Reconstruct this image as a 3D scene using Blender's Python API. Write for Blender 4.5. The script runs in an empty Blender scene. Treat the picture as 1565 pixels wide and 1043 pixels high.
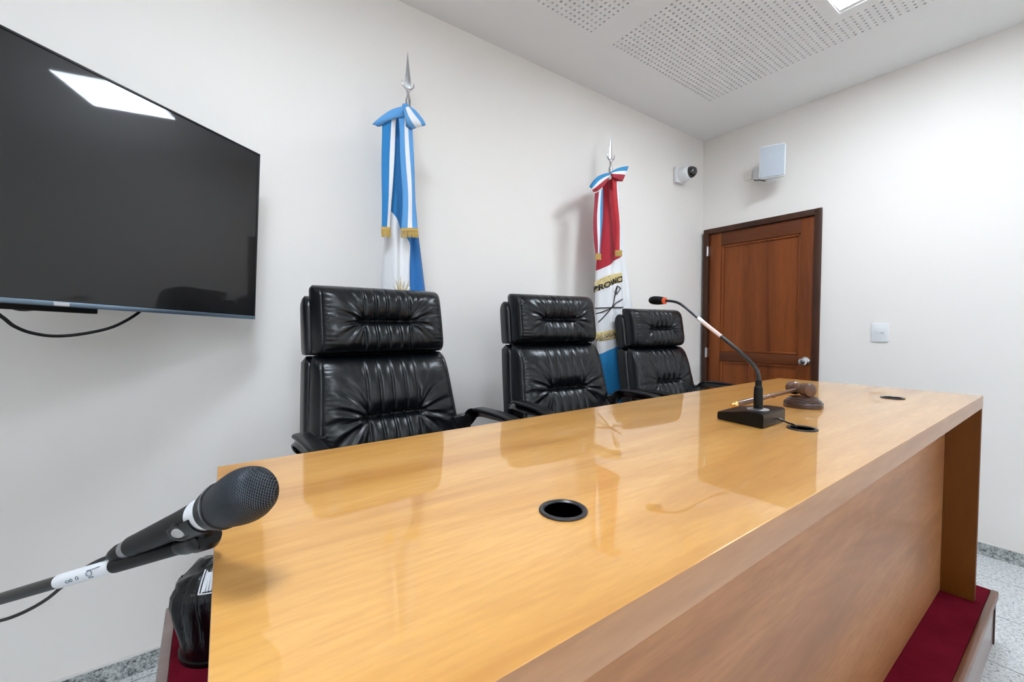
import bpy, bmesh, math, random
from mathutils import Vector, Matrix
from math import sin, cos, pi, exp, radians as R
random.seed(4)
S = bpy.context.scene
COL = S.collection

# ---------------------------------------------------------------- camera
F_PX, EYE = 648.0, 1.274
YAW = math.atan(466 / F_PX); PIT = math.atan(21.5 / F_PX)
cd = bpy.data.cameras.new('camera'); cam = bpy.data.objects.new('camera', cd); COL.objects.link(cam)
cd.sensor_width = 36; cd.lens = F_PX / 1565 * 36; cd.clip_start = 0.02
cam.location = (0, 0, EYE); cam.rotation_euler = (pi / 2 - PIT, 0, -YAW)
S.camera = cam
# ---------------------------------------------------------------- world / exposure
w = bpy.data.worlds.new('world'); S.world = w; w.use_nodes = True
w.node_tree.nodes['Background'].inputs[0].default_value = (0.9, 0.95, 1, 1)
w.node_tree.nodes['Background'].inputs[1].default_value = 0.3
S.view_settings.view_transform = 'Standard'; S.view_settings.look = 'None'
S.view_settings.exposure = 1.26; S.view_settings.gamma = 1.0
S.view_settings.use_curve_mapping = False
LIGHT_STRENGTH = 14.0
XW, YW, ZC = 3.5, 2.046, 2.8665          # right wall, back wall, ceiling
X0, Y0 = -2.9, -3.9                      # far left and rear of the room

# ---------------------------------------------------------------- measuring helpers (rays from where the photographer stood)
_Fh = Vector((sin(YAW), cos(YAW), 0)); _F = _Fh * cos(PIT) - Vector((0, 0, sin(PIT)))
_R = Vector((cos(YAW), -sin(YAW), 0)); _U = _R.cross(_F)
EYEV = Vector((0, 0, EYE))
def ray(u, v): return _F + _R * ((u - 782.5) / F_PX) - _U * ((v - 521.5) / F_PX)
def P(u, v, ax, val):
    r = ray(u, v); return EYEV + r * ((val - EYEV[ax]) / r[ax])
def PD(u, v, d): return EYEV + ray(u, v) * d

# ---------------------------------------------------------------- materials
def mat(name, col, rough=0.5, metal=0.0, coat=0.0, coat_rough=0.05, spec=0.5, emit=None, es=0, sheen=0):
    m = bpy.data.materials.new(name); m.use_nodes = True
    b = m.node_tree.nodes['Principled BSDF']
    b.inputs['Base Color'].default_value = (*col, 1); b.inputs['Roughness'].default_value = rough
    b.inputs['Metallic'].default_value = metal; b.inputs['Coat Weight'].default_value = coat
    b.inputs['Coat Roughness'].default_value = coat_rough; b.inputs['Specular IOR Level'].default_value = spec
    b.inputs['Sheen Weight'].default_value = sheen
    if emit: b.inputs['Emission Color'].default_value = (*emit, 1); b.inputs['Emission Strength'].default_value = es
    return m
def N(m, t, **k):
    n = m.node_tree.nodes.new(t)
    for a, v in k.items(): setattr(n, a, v)
    return n
def L(m, a, b): m.node_tree.links.new(a, b)
def bsdf(m): return m.node_tree.nodes['Principled BSDF']
def coords(m, scale=(1, 1, 1), rot=(0, 0, 0), kind='Object'):
    t = N(m, 'ShaderNodeTexCoord'); mp = N(m, 'ShaderNodeMapping')
    mp.inputs['Scale'].default_value = scale; mp.inputs['Rotation'].default_value = rot
    L(m, t.outputs[kind], mp.inputs[0]); return mp.outputs[0]
def noise(m, vec, scale, detail=3, rough=0.5, dist=0):
    n = N(m, 'ShaderNodeTexNoise'); n.inputs['Scale'].default_value = scale; n.inputs['Detail'].default_value = detail
    n.inputs['Roughness'].default_value = rough; n.inputs['Distortion'].default_value = dist
    L(m, vec, n.inputs['Vector']); return n.outputs[0]
def ramp(m, fac, stops, const=False):
    r = N(m, 'ShaderNodeValToRGB'); e = r.color_ramp.elements
    if const: r.color_ramp.interpolation = 'CONSTANT'
    while len(e) < len(stops): e.new(0.5)
    for i, (p, c) in enumerate(stops): e[i].position = p; e[i].color = (*c, 1)
    L(m, fac, r.inputs[0]); return r.outputs[0]
def mixc(m, fac, a, b, blend='MIX'):
    x = N(m, 'ShaderNodeMix', data_type='RGBA', blend_type=blend)
    if isinstance(fac, (int, float)): x.inputs[0].default_value = fac
    else: L(m, fac, x.inputs[0])
    for s, i in ((a, 6), (b, 7)):
        if isinstance(s, tuple): x.inputs[i].default_value = (*s, 1)
        else: L(m, s, x.inputs[i])
    return x.outputs[2]
def math_(m, op, a, b):
    x = N(m, 'ShaderNodeMath', operation=op)
    for i, s in enumerate((a, b)):
        if isinstance(s, (int, float)): x.inputs[i].default_value = s
        else: L(m, s, x.inputs[i])
    return x.outputs[0]
def bump(m, h, strength=0.2, dist=0.01):
    b = N(m, 'ShaderNodeBump'); b.inputs['Strength'].default_value = strength; b.inputs['Distance'].default_value = dist
    L(m, h, b.inputs['Height']); L(m, b.outputs[0], bsdf(m).inputs['Normal'])

def wood(name, light, mid, dark, scale, rough=0.35, coat=0.6, coat_rough=0.06, spec=0.5, lo=0.3, hi=0.75, fine=0.25):
    m = mat(name, mid, rough, coat=coat, coat_rough=coat_rough, spec=spec)
    v = coords(m, scale)
    a = noise(m, v, 1.6, 5, 0.6, 0.6)
    c = ramp(m, a, [(lo, dark), (0.5, mid), (hi, light)])
    v2 = coords(m, tuple(s * 7 for s in scale))
    b = noise(m, v2, 3.0, 3, 0.6)
    c2 = mixc(m, ramp(m, b, [(0.38, (0.0,) * 3), (0.72, (fine,) * 3)]), c, dark)
    L(m, c2, bsdf(m).inputs['Base Color']); return m
M = {}
M['desk'] = wood('desk veneer', (.80, .43, .125), (.70, .345, .078), (.52, .22, .040), (0.7, 5.5, 5.5), 0.4, 1.0, 0.025, lo=.28, hi=.72, fine=.36)
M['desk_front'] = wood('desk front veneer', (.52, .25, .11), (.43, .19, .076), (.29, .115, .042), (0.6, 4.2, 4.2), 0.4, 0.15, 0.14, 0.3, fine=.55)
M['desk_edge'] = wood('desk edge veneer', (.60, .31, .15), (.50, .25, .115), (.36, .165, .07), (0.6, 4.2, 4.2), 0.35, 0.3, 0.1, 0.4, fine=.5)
M['desk_side_shaded'] = wood('shaded desk side veneer', (.19, .062, .009), (.14, .042, .005), (.085, .022, .003), (2.6, 2.6, 0.45), 0.5, 0.0, 0.2, 0.12)  # desk veneer darkened so the shade under the top is in its colour
M['door'] = wood('door mahogany', (.30, .078, .015), (.20, .049, .009), (.09, .019, .003), (3.6, 3.6, 0.3), 0.5, 0.12, 0.25, 0.25)
M['door_h'] = wood('door mahogany rail', (.20, .050, .010), (.14, .034, .007), (.08, .018, .003), (3.2, 0.3, 3.2), 0.5, 0.15, 0.25, 0.3)
M['frame'] = wood('door frame wood', (.085, .028, .012), (.055, .017, .007), (.028, .009, .004), (4, 4, 0.5), 0.5, 0.15, 0.2, 0.3)
M['nosing'] = wood('nosing wood', (.26, .105, .050), (.18, .068, .032), (.10, .034, .016), (0.8, 5, 5), 0.4, 0.2)
M['riser'] = wood('riser laminate', (.32, .22, .20), (.28, .19, .17), (.22, .14, .125), (0.5, 3, 3), 0.3, 0.4)
M['gavel'] = wood('gavel wood', (.22, .10, .05), (.14, .058, .028), (.07, .027, .013), (9, 9, 9), 0.35, 0.5)
M['block'] = wood('sound block wood', (.075, .030, .020), (.05, .019, .013), (.025, .010, .007), (9, 9, 9), 0.3, 0.6)

m = M['wall'] = mat('wall paint', (.88, .838, .795), 0.6, spec=0.3)
bump(m, noise(m, coords(m), 90, 3), 0.05, 0.002)
M['ceiling'] = mat('ceiling paint', (.88, .87, .86), 0.8, spec=0.2)
M['felt'] = mat('black acoustic felt', (.012, .012, .013), 0.95, spec=0.1)
def granite(name, tiles):
    # pale speckled stone; the skirting is the darker cut
    m = mat(name, (.5, .5, .5), 0.25, spec=0.5)
    v = coords(m)
    a = noise(m, v, 75, 4, 0.7); b = noise(m, v, 150, 3, 0.6)
    c = ramp(m, a, ([(0.30, (.20, .21, .22)), (0.40, (.52, .54, .55)), (0.52, (.72, .74, .74)), (0.7, (.84, .85, .85))] if tiles else [(0.36, (.08, .085, .09)), (0.46, (.32, .34, .34)), (0.56, (.50, .52, .51)), (0.7, (.66, .68, .67))]))
    c = mixc(m, ramp(m, b, [(0.33, (.6,) * 3), (0.42, (0,) * 3)]), c, (.10, .11, .12))
    if tiles:
        br = N(m, 'ShaderNodeTexBrick'); br.offset = 0
        br.inputs['Scale'].default_value = 1; br.inputs['Mortar Size'].default_value = 0.0022
        br.inputs['Brick Width'].default_value = 0.4; br.inputs['Row Height'].default_value = 0.4
        br.inputs['Color1'].default_value = br.inputs['Color2'].default_value = (0, 0, 0, 1); br.inputs['Mortar'].default_value = (1, 1, 1, 1)
        L(m, v, br.inputs['Vector'])
        c = mixc(m, br.outputs['Color'], c, (.22, .22, .22))
    L(m, c, bsdf(m).inputs['Base Color']); return m
M['floor'] = granite('granite floor tiles', True)
M['granite'] = granite('granite skirting', False)
M['skirt_top'] = mat('skirting top edge', (.72, .70, .67), 0.5)
m = M['carpet'] = mat('crimson carpet', (.11, .004, .012), 0.95, spec=0.05)
v = coords(m); c = ramp(m, noise(m, v, 7, 4), [(0.3, (.135, .004, .014)), (0.7, (.21, .009, .026))])
L(m, c, bsdf(m).inputs['Base Color']); bump(m, noise(m, v, 700, 2), 0.6, 0.004)

m = M['leather'] = mat('black leather', (.0022, .0032, .0048), 0.29, spec=0.42)
v = coords(m); vo = N(m, 'ShaderNodeTexVoronoi'); vo.inputs['Scale'].default_value = 260; L(m, v, vo.inputs['Vector'])
bump(m, vo.outputs['Distance'], 0.10, 0.0012)
M['black'] = mat('black plastic', (.003, .003, .0035), 0.3, spec=0.28)
M['black_matt'] = mat('matt black plastic', (.0045, .0045, .005), 0.42, spec=0.16)
M['dark_grey'] = mat('dark grey metal', (.07, .07, .075), 0.35, 0.6)
M['chrome'] = mat('brushed chrome', (.72, .72, .73), 0.22, 1.0)
M['steel'] = mat('grey steel', (.42, .42, .43), 0.32, 1.0)
M['alu'] = mat('aluminium trim', (.62, .63, .65), 0.35, 1.0)
M['white'] = mat('white plastic', (.82, .83, .84), 0.35)
M['white_paint'] = mat('white tape', (.82, .83, .86), 0.45)
M['pinkish'] = mat('paper band', (.78, .62, .58), 0.5)
M['ivory'] = mat('grey button', (.50, .49, .47), 0.4)
M['red'] = mat('orange red ring', (.75, .10, .03), 0.4)
M['ink'] = mat('faded blue ink', (.16, .22, .27), 0.6)
M['dark_ink'] = mat('black thread', (.015, .013, .012), 0.7)
M['brass'] = mat('brass', (.78, .52, .18), 0.25, 1.0)
M['gold'] = mat('gold fringe', (.50, .33, .09), 0.55, 0.3)
m = M['gold_cloth'] = mat('gold embroidery', (.66, .50, .20), 0.6)
c = ramp(m, noise(m, coords(m), 230, 3), [(0.35, (.36, .25, .08)), (0.55, (.70, .55, .24)), (0.7, (.88, .78, .50))])
L(m, c, bsdf(m).inputs['Base Color'])
M['white_cloth'] = mat('white cloth', (.80, .80, .81), 0.8, sheen=0.2)
M['screen'] = mat('switched off screen', (.006, .006, .0065), 0.30, spec=0.25, coat=0.8, coat_rough=0.03)
M['bezel'] = mat('black bezel', (.008, .008, .010), 0.3)
M['bezel_alu'] = mat('blue grey lower bezel', (.17, .24, .32), 0.3, 0.8)
M['dome'] = mat('black camera dome', (.004, .004, .005), 0.06, coat=1)
m = M['bag'] = mat('black bin liner', (.003, .0034, .0045), 0.2, spec=0.38)
bump(m, noise(m, coords(m, (12, 12, 4)), 4, 4, 0.6, 0.5), 0.45, 0.012)
m = M['grille'] = mat('microphone mesh grille', (.035, .045, .06), 0.5, 0.5)
w1 = N(m, 'ShaderNodeTexBrick'); w1.inputs['Scale'].default_value = 1; w1.inputs['Mortar Size'].default_value = 0.2
w1.inputs['Mortar Smooth'].default_value = 0.6; w1.inputs['Brick Width'].default_value = 1.7; w1.inputs['Row Height'].default_value = 1.0
w1.inputs['Color1'].default_value = w1.inputs['Color2'].default_value = (.003, .004, .005, 1)
w1.inputs['Mortar'].default_value = (.075, .09, .115, 1)
L(m, coords(m, (38, 38, 1), (0, 0, .35), 'UV'), w1.inputs['Vector']); L(m, w1.outputs['Color'], bsdf(m).inputs['Base Color'])
bump(m, w1.outputs['Fac'], 0.5, 0.001)
m = M['spk_grille'] = mat('speaker cloth grille', (.50, .54, .60), 0.6)
M['light'] = mat('lit diffuser', (1, 1, 1), 0.5, emit=(0.80, 0.90, 1.0), es=LIGHT_STRENGTH)
BLUE, CEL, RED, WHT = (.012, .145, .42), (.10, .33, .68), (.42, .012, .03), (.80, .80, .82)
def cloth_uv(name, expr, stops):          # colour bands woven along a uv direction: expr = (ku, kv, k0)
    m = mat(name, WHT, 0.75, sheen=0.15)
    t = N(m, 'ShaderNodeTexCoord'); s = N(m, 'ShaderNodeSeparateXYZ'); L(m, t.outputs['UV'], s.inputs[0])
    f = math_(m, 'ADD', math_(m, 'ADD', math_(m, 'MULTIPLY', s.outputs[0], expr[0]), math_(m, 'MULTIPLY', s.outputs[1], expr[1])), expr[2])
    L(m, ramp(m, f, stops, True), bsdf(m).inputs['Base Color'])
    bump(m, noise(m, coords(m), 900, 2), 0.15, 0.001)
    return m
M['ribbon_sky'] = cloth_uv('sky blue and white ribbon', (1, 0, 0), [(0, CEL), (.36, WHT), (.66, CEL)])
M['ribbon_deep'] = cloth_uv('deep blue and white ribbon', (1, 0, 0), [(0, (.012, .20, .50)), (.60, WHT), (.97, (.02, .22, .55))])
M['ribbon_red_l'] = cloth_uv('red white and blue ribbon', (1, 0, 0), [(0, (.34, .012, .035)), (.36, WHT), (.68, (.02, .25, .52))])
M['ribbon_red_r'] = cloth_uv('red white and blue bow', (1, 0, 0), [(0, (.02, .25, .52)), (.34, WHT), (.60, (.42, .012, .03))])
M['ribbon_red_s'] = cloth_uv('red and white ribbon', (1, 0, 0), [(0, (.50, .012, .02)), (.62, WHT), (.97, (.02, .25, .52))])
M['bluecloth'] = mat('blue flag cloth', BLUE, 0.75, sheen=0.2)
M['redcloth'] = mat('red flag cloth', (.36, .006, .02), 0.75, sheen=0.2)

# ---------------------------------------------------------------- object helpers
def link(name, me, m=None, parent=None, smooth=True, angle=35):
    o = bpy.data.objects.new(name, me); COL.objects.link(o)
    if m:
        for x in (m if isinstance(m, (list, tuple)) else [m]): me.materials.append(x)
    if smooth:
        for p in me.polygons: p.use_smooth = True
        if hasattr(me, 'set_sharp_from_angle'): me.set_sharp_from_angle(angle=R(angle))
    if parent: o.parent = parent
    return o
def bobj(name, bm, m, parent=None, smooth=True, angle=35):
    bmesh.ops.recalc_face_normals(bm, faces=bm.faces[:])
    me = bpy.data.meshes.new(name); bm.to_mesh(me); bm.free()
    return link(name, me, m, parent, smooth, angle)
def pyobj(name, vs, fs, m, parent=None, smooth=True, angle=35, uvs=None):
    me = bpy.data.meshes.new(name); me.from_pydata([tuple(v) for v in vs], [], fs)
    if uvs:
        ul = me.uv_layers.new(name='UVMap')
        for l in me.loops: ul.data[l.index].uv = uvs[l.vertex_index]
    me.validate(); me.update()
    return link(name, me, m, parent, smooth, angle)
def box(bm, lo, hi, bev=0, seg=2, mtx=None):
    b = bmesh.new(); bmesh.ops.create_cube(b, size=1)
    for v in b.verts: v.co = Vector([lo[i] + (v.co[i] + .5) * (hi[i] - lo[i]) for i in range(3)])
    if bev: bmesh.ops.bevel(b, geom=b.edges[:], offset=bev, segments=seg, affect='EDGES', profile=0.5)
    if mtx: b.transform(mtx)
    me = bpy.data.meshes.new('t'); b.to_mesh(me); b.free(); bm.from_mesh(me); bpy.data.meshes.remove(me)
def mkbox(name, lo, hi, m, parent=None, bev=0, seg=2, mtx=None):
    bm = bmesh.new(); box(bm, lo, hi, bev, seg, mtx); return bobj(name, bm, m, parent)
def lathe(bm, prof, seg=32, mtx=None, uv=False):
    rings = []
    vs = []
    for r, z in prof:
        if r < 1e-6: ring = [bm.verts.new((0, 0, z))]
        else: ring = [bm.verts.new((r * cos(2 * pi * k / seg), r * sin(2 * pi * k / seg), z)) for k in range(seg)]
        rings.append(ring); vs += ring
    for a, b in zip(rings, rings[1:]):
        for k in range(seg):
            k2 = (k + 1) % seg
            q = [a[k % len(a)], a[k2 % len(a)], b[k2 % len(b)], b[k % len(b)]]
            q = list(dict.fromkeys(q))
            if len(q) > 2: bm.faces.new(q)
    for ring in (rings[0], rings[-1]):
        if len(ring) > 2: bm.faces.new(ring)
    if mtx: bmesh.ops.transform(bm, matrix=mtx, verts=vs)
def mklathe(name, prof, m, parent=None, seg=32, mtx=None):
    bm = bmesh.new(); lathe(bm, prof, seg, mtx); return bobj(name, bm, m, parent)
def aim(p, q, roll=0):       # local z from p to q, origin p
    d = (Vector(q) - Vector(p)).normalized()
    return Matrix.Translation(p) @ d.to_track_quat('Z', 'Y').to_matrix().to_4x4() @ Matrix.Rotation(roll, 4, 'Z')
def smoothpts(pts, n=8):
    pts = [Vector(p) for p in pts]; out = []
    for i in range(len(pts) - 1):
        p0 = pts[max(i - 1, 0)]; p1 = pts[i]; p2 = pts[i + 1]; p3 = pts[min(i + 2, len(pts) - 1)]
        for k in range(n):
            t = k / n
            out.append(0.5 * ((2 * p1) + (p2 - p0) * t + (2 * p0 - 5 * p1 + 4 * p2 - p3) * t * t + (3 * p1 - p0 - 3 * p2 + p3) * t ** 3))
    out.append(pts[-1]); return out
def sweep(bm, pts, sec, radii=None, up0=None):
    """sweep a closed 2d section along pts"""
    pts = [Vector(p) for p in pts]; n = len(pts); rings = []
    t = (pts[1] - pts[0]).normalized()
    up = Vector(up0) if up0 else Vector((0, 0, 1))
    if abs(up.dot(t)) > .95: up = Vector((1, 0, 0))
    for i, p in enumerate(pts):
        t = (pts[min(i + 1, n - 1)] - pts[max(i - 1, 0)]).normalized()
        side = t.cross(up).normalized(); up = side.cross(t).normalized()
        r = radii[i] if radii else 1
        rings.append([bm.verts.new(p + side * (a * r) + up * (b * r)) for a, b in sec])
    k = len(sec)
    for a, b in zip(rings, rings[1:]):
        for j in range(k): bm.faces.new([a[j], a[(j + 1) % k], b[(j + 1) % k], b[j]])
    bm.faces.new(rings[0][::-1]); bm.faces.new(rings[-1])
def circ(n=12): return [(cos(2 * pi * k / n), sin(2 * pi * k / n)) for k in range(n)]
def tube(bm, pts, r, n=12, sm=0):
    if sm: pts = smoothpts(pts, sm)
    rr = r if isinstance(r, list) else [r] * len(pts)
    sweep(bm, pts, circ(n), rr)
def mktube(name, pts, r, m, parent=None, n=12, sm=0):
    bm = bmesh.new(); tube(bm, pts, r, n, sm); return bobj(name, bm, m, parent)
def thing(name, loc, label, cat, group=None, rz=0):
    o = bpy.data.objects.new(name, None); COL.objects.link(o); o.location = loc; o.rotation_euler.z = rz
    o.empty_display_size = .1
    o['label'] = label; o['category'] = cat
    if group: o['group'] = group
    return o
def keep(o, parent):       # parent a part built in world coordinates
    bpy.context.view_layer.update()
    o.parent = parent; o.matrix_parent_inverse = parent.matrix_world.inverted(); return o
def rebase(root):          # world-built children of an Empty placed at its base
    loc = Vector(root.location)
    for c in root.children:
        if c.type == 'MESH': c.data.transform(Matrix.Translation(-loc))
        for g in c.children:
            if g.type == 'MESH': g.data.transform(Matrix.Translation(-loc))
def struct(o): o['kind'] = 'structure'; return o
def tag(o, label, cat, group=None):
    o['label'] = label; o['category'] = cat
    if group: o['group'] = group
    return o

# ================================================================ ROOM
struct(mkbox('floor', (X0 - .1, Y0 - .1, -.1), (XW + .1, YW + .1, 0), M['floor']))
struct(mkbox('wall_back', (X0 - .1, YW, 0), (XW + .1, YW + .12, ZC + .3), M['wall']))
DY0, DY1, DZ = 1.158, 2.021, EYE + .832        # door frame outer
bm = bmesh.new()
box(bm, (XW, Y0, 0), (XW + .12, DY0 + .03, ZC + .3)); box(bm, (XW, DY0 + .03, DZ - .03), (XW + .12, YW, ZC + .3))
struct(bobj('wall_right', bm, M['wall']))
struct(mkbox('wall_left', (X0 - .12, Y0, 0), (X0, YW, ZC + .3), M['wall']))
struct(mkbox('wall_front', (X0 - .1, Y0 - .12, 0), (XW + .1, Y0, ZC + .3), M['wall']))

# ceiling with real perforations
PITCH, NCOL, NROW, HD = .0305, 34, 168, .0068
FW = (NCOL) * PITCH
FX1, FY1 = 2.9 + PITCH / 2, 1.65 + PITCH / 2
FYB = FY1 - NROW * PITCH
STEP = 1.187
LY = [.545, -1.45, -3.2]                  # light centres; the rear row is unseen, added for fill
LXC, LS = 2.361, .55
def field_mesh(lights):
    vs, fs = [], []
    oct_ = [(HD * cos(pi / 8 + k * pi / 4), HD * sin(pi / 8 + k * pi / 4)) for k in range(8)]
    h = PITCH / 2
    sq = [(h, 0), (h, h), (0, h), (-h, h), (-h, 0), (-h, -h), (0, -h), (h, -h)]
    oc = [(HD * cos(k * pi / 4), HD * sin(k * pi / 4)) for k in range(8)]
    for i in range(NCOL):
        for j in range(NROW):
            cx = -FW + (i + .5) * PITCH; cy = FY1 - (j + .5) * PITCH
            wx = cx + FX1
            cut = solid = False
            if lights:
                for ly in lights:
                    dx, dy = abs(wx - LXC), abs(cy - ly)
                    if dx < LS / 2 + .05 + .005 and dy < LS / 2 + .05 + .005: solid = True
                    if dx < LS / 2 - PITCH / 2 and dy < LS / 2 - PITCH / 2: cut = True
            if cut: continue
            n = len(vs)
            if solid:
                vs += [(cx - h, cy - h, 0), (cx + h, cy - h, 0), (cx + h, cy + h, 0), (cx - h, cy + h, 0)]
                fs.append((n + 3, n + 2, n + 1, n)); continue
            vs += [(cx + a, cy + b, 0) for a, b in sq] + [(cx + a, cy + b, 0) for a, b in oc] + [(cx + a, cy + b, .010) for a, b in oc]
            for k in range(8):
                k2 = (k + 1) % 8
                fs.append((n + k2, n + k, n + 8 + k, n + 8 + k2))
                fs.append((n + 8 + k2, n + 8 + k, n + 16 + k, n + 16 + k2))
    me = bpy.data.meshes.new('perforated_panel'); me.from_pydata(vs, [], fs); me.update(); me.materials.append(M['ceiling'])
    return me
bm = bmesh.new()
edges = [XW + .05]
for i in range(5):
    xr = FX1 - i * STEP; edges += [xr, xr - FW]
edges.append(X0 - .05)
def quad(x0, x1, y0, y1, z=ZC): box(bm, (x0, y0, z), (x1, y1, z + .03))
for i in range(0, len(edges), 2): quad(min(edges[i + 1], edges[i]), max(edges[i + 1], edges[i]), FYB, FY1) if edges[i] > edges[i + 1] else None
quad(X0 - .05, XW + .05, FY1, YW + .05); quad(X0 - .05, XW + .05, Y0 - .05, FYB)
ceil = struct(bobj('ceiling', bm, M['ceiling'], smooth=False))
mA, mB, mC, mD = field_mesh([LY[0], LY[2]]), field_mesh([]), field_mesh(LY), field_mesh([LY[2]])
for i in range(5):
    xr = FX1 - i * STEP
    o = bpy.data.objects.new('perforated_panel', {0: mA, 2: mC, 4: mD}.get(i, mB)); COL.objects.link(o); o.location = (xr, 0, ZC); o.parent = ceil
mkbox('acoustic_backing', (X0, Y0, ZC + .12), (XW, YW, ZC + .14), M['felt'], ceil)
k = 0
names = {(0, 0): 'square lit ceiling panel above the far end of the desk, nearest the door'}
for i in (0, 2, 4):
    for j, ly in enumerate(LY):
        cx = LXC - i * STEP
        if (i, j) in ((0, 1), (4, 0), (4, 1)): continue
        lab = names.get((i, j), 'square recessed ceiling light panel out of frame, ' + ['beside the back wall row', 'middle row', 'rear row added for fill'][j] + [', right bay', '', ', middle bay', '', ', left bay'][i])
        t = thing('ceiling_light', (cx, ly, ZC), lab, 'ceiling light', 'square light panels recessed in the perforated ceiling')
        bm = bmesh.new(); h = LS / 2
        fr = .032
        for a in ((-h - fr, -h - fr, h + fr, -h), (-h - fr, h, h + fr, h + fr), (-h - fr, -h, -h, h), (h, -h, h + fr, h)):
            box(bm, (a[0], a[1], -.004), (a[2], a[3], .004))
        for a in ((-h - .004, -h, -h, h), (h, -h, h + .004, h), (-h, -h - .004, h, -h), (-h, h, h, h + .004)): box(bm, (a[0], a[1], 0), (a[2], a[3], .08))
        bobj('frame', bm, M['ceiling'], t, False)
        mkbox('diffuser', (-h, -h, .004), (h, h, .012), M['light'], t)
# skirting
def skirt(name, lo, hi, top_lo, top_hi):
    o = struct(mkbox(name, lo, hi, M['granite'])); mkbox('top_edge', top_lo, top_hi, M['skirt_top'], o); return o
skirt('baseboard_back', (X0, YW - .012, 0), (XW, YW, .068), (X0, YW - .013, .068), (XW, YW, .073))
skirt('baseboard_right', (XW - .012, Y0, 0), (XW, DY0, .068), (XW - .013, Y0, .068), (XW, DY0, .073))
skirt('baseboard_left', (X0, Y0, 0), (X0 + .012, YW - .012, .068), (X0, Y0, .068), (X0 + .013, YW - .012, .073))

# door (right wall), opening into a recess
door = bpy.data.objects.new('door_1', None); COL.objects.link(door); door.location = (XW, (DY0 + DY1) / 2, 0); struct(door)
fw = .043
bm = bmesh.new()
for y0, y1, z0, z1 in ((DY0, DY0 + fw, 0, DZ), (DY1 - fw, DY1, 0, DZ), (DY0 + fw, DY1 - fw, DZ - fw, DZ)):
    box(bm, (XW - .018, y0, z0), (XW + .11, y1, z1), .004)
bobj('door_frame', bm, M['frame'], door)
ly0, ly1, lz1 = DY0 + fw + .003, DY1 - fw - .003, DZ - fw - .004
pr, pl = 1.291, 1.878      # panel y range
bm = bmesh.new(); xf, xb = XW + .004, XW + .042
box(bm, (xf, ly0, .01), (xb, pr, lz1), .003); box(bm, (xf, pl, .01), (xb, ly1, lz1), .003)
leaf = bobj('door_leaf', bm, M['door'], door)
bm = bmesh.new()
zU1, zU0, zL1, zL0 = EYE + .680, EYE - .207, EYE - .283, .24
box(bm, (xf, pr, zU1), (xb, pl, lz1), .003); box(bm, (xf, pr, zL1), (xb, pl, zU0), .003); box(bm, (xf, pr, .01), (xb, pl, zL0), .003)
rails = bobj('door_rail', bm, M['door_h'], door)
def panel(y0, y1, z0, z1):
    bm = bmesh.new()
    box(bm, (xf + .019, y0, z0), (xb - .008, y1, z1))
    # moulding ring
    for a in ((y0, y0 + .018, z0, z1), (y1 - .018, y1, z0, z1), (y0, y1, z0, z0 + .018), (y0, y1, z1 - .018, z1)):
        box(bm, (xf + .006, a[0], a[2]), (xf + .025, a[1], a[3]), .006, 3)
    return bobj('door_panel', bm, M['door'], door)
panel(pr, pl, zU0, zU1)
mkbox('door_mullion', (xf, 1.597, zL0), (xb, 1.628, zL1), M['door'], door, .003)
panel(pr, 1.597, zL0, zL1); panel(1.628, pl, zL0, zL1)
for z in (EYE + .645, EYE - .219, .25):
    bm = bmesh.new(); lathe(bm, [(0, -.044), (.004, -.042), (.0085, -.040), (.0085, .040), (.004, .042), (0, .044)], 14, Matrix.Translation((XW - .020, 1.982, z)))
    box(bm, (XW - .020, 1.976, z - .04), (XW + .003, 1.980, z + .04)); bobj('hinge', bm, M['alu'], door)
kz = EYE - .247; ky = 1.243
bm = bmesh.new(); Mx = Matrix.Translation((xf, ky, kz)) @ Matrix.Rotation(-pi / 2, 4, 'Y')
lathe(bm, [(0, 0), (.032, 0), (.031, .006), (.014, .010), (.012, .028), (.020, .034), (.028, .046), (.029, .056), (.022, .066), (.008, .070), (0, .070)], 32, Mx)
bobj('door_handle', bm, M['chrome'], door)
for c in door.children: c.data.transform(Matrix.Translation(-Vector(door.location)))
struct(mkbox('wall_corridor', (XW + .6, DY0 - .6, 0), (XW + .7, YW + .1, ZC), M['wall']))

# ================================================================ DAIS
ZP = .215
dais = thing('dais', (1.2, 1.12, 0), 'low raised platform covered in crimson carpet under the desk, with brown wooden nosing', 'platform')
dx0, dx1, dy0, dy1 = -.146, 2.553, .212, 2.032
mkbox('carpet', (dx0 + .03, dy0 + .022, 0), (dx1 - .010, dy1, ZP), M['carpet'], dais, .003)
mkbox('nosing', (dx0, dy0, ZP - .032), (dx1, dy0 + .022, ZP + .001), M['nosing'], dais, .006)
mkbox('nosing', (dx0, dy0 + .022, ZP - .2), (dx0 + .03, dy1, ZP), M['riser'], dais, .005)
mkbox('nosing', (dx1 - .010, dy0 + .022, 0), (dx1, dy1, ZP - .002), M['nosing'], dais, .003)
mkbox('riser', (dx0, dy0 + .010, 0), (dx1 - .02, dy0 + .022, ZP - .032), M['riser'], dais)
mkbox('corner_post', (dx1 - .018, dy0 + .006, 0), (dx1 - .004, dy0 + .022, ZP - .032), M['frame'], dais)
rebase(dais)

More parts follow.
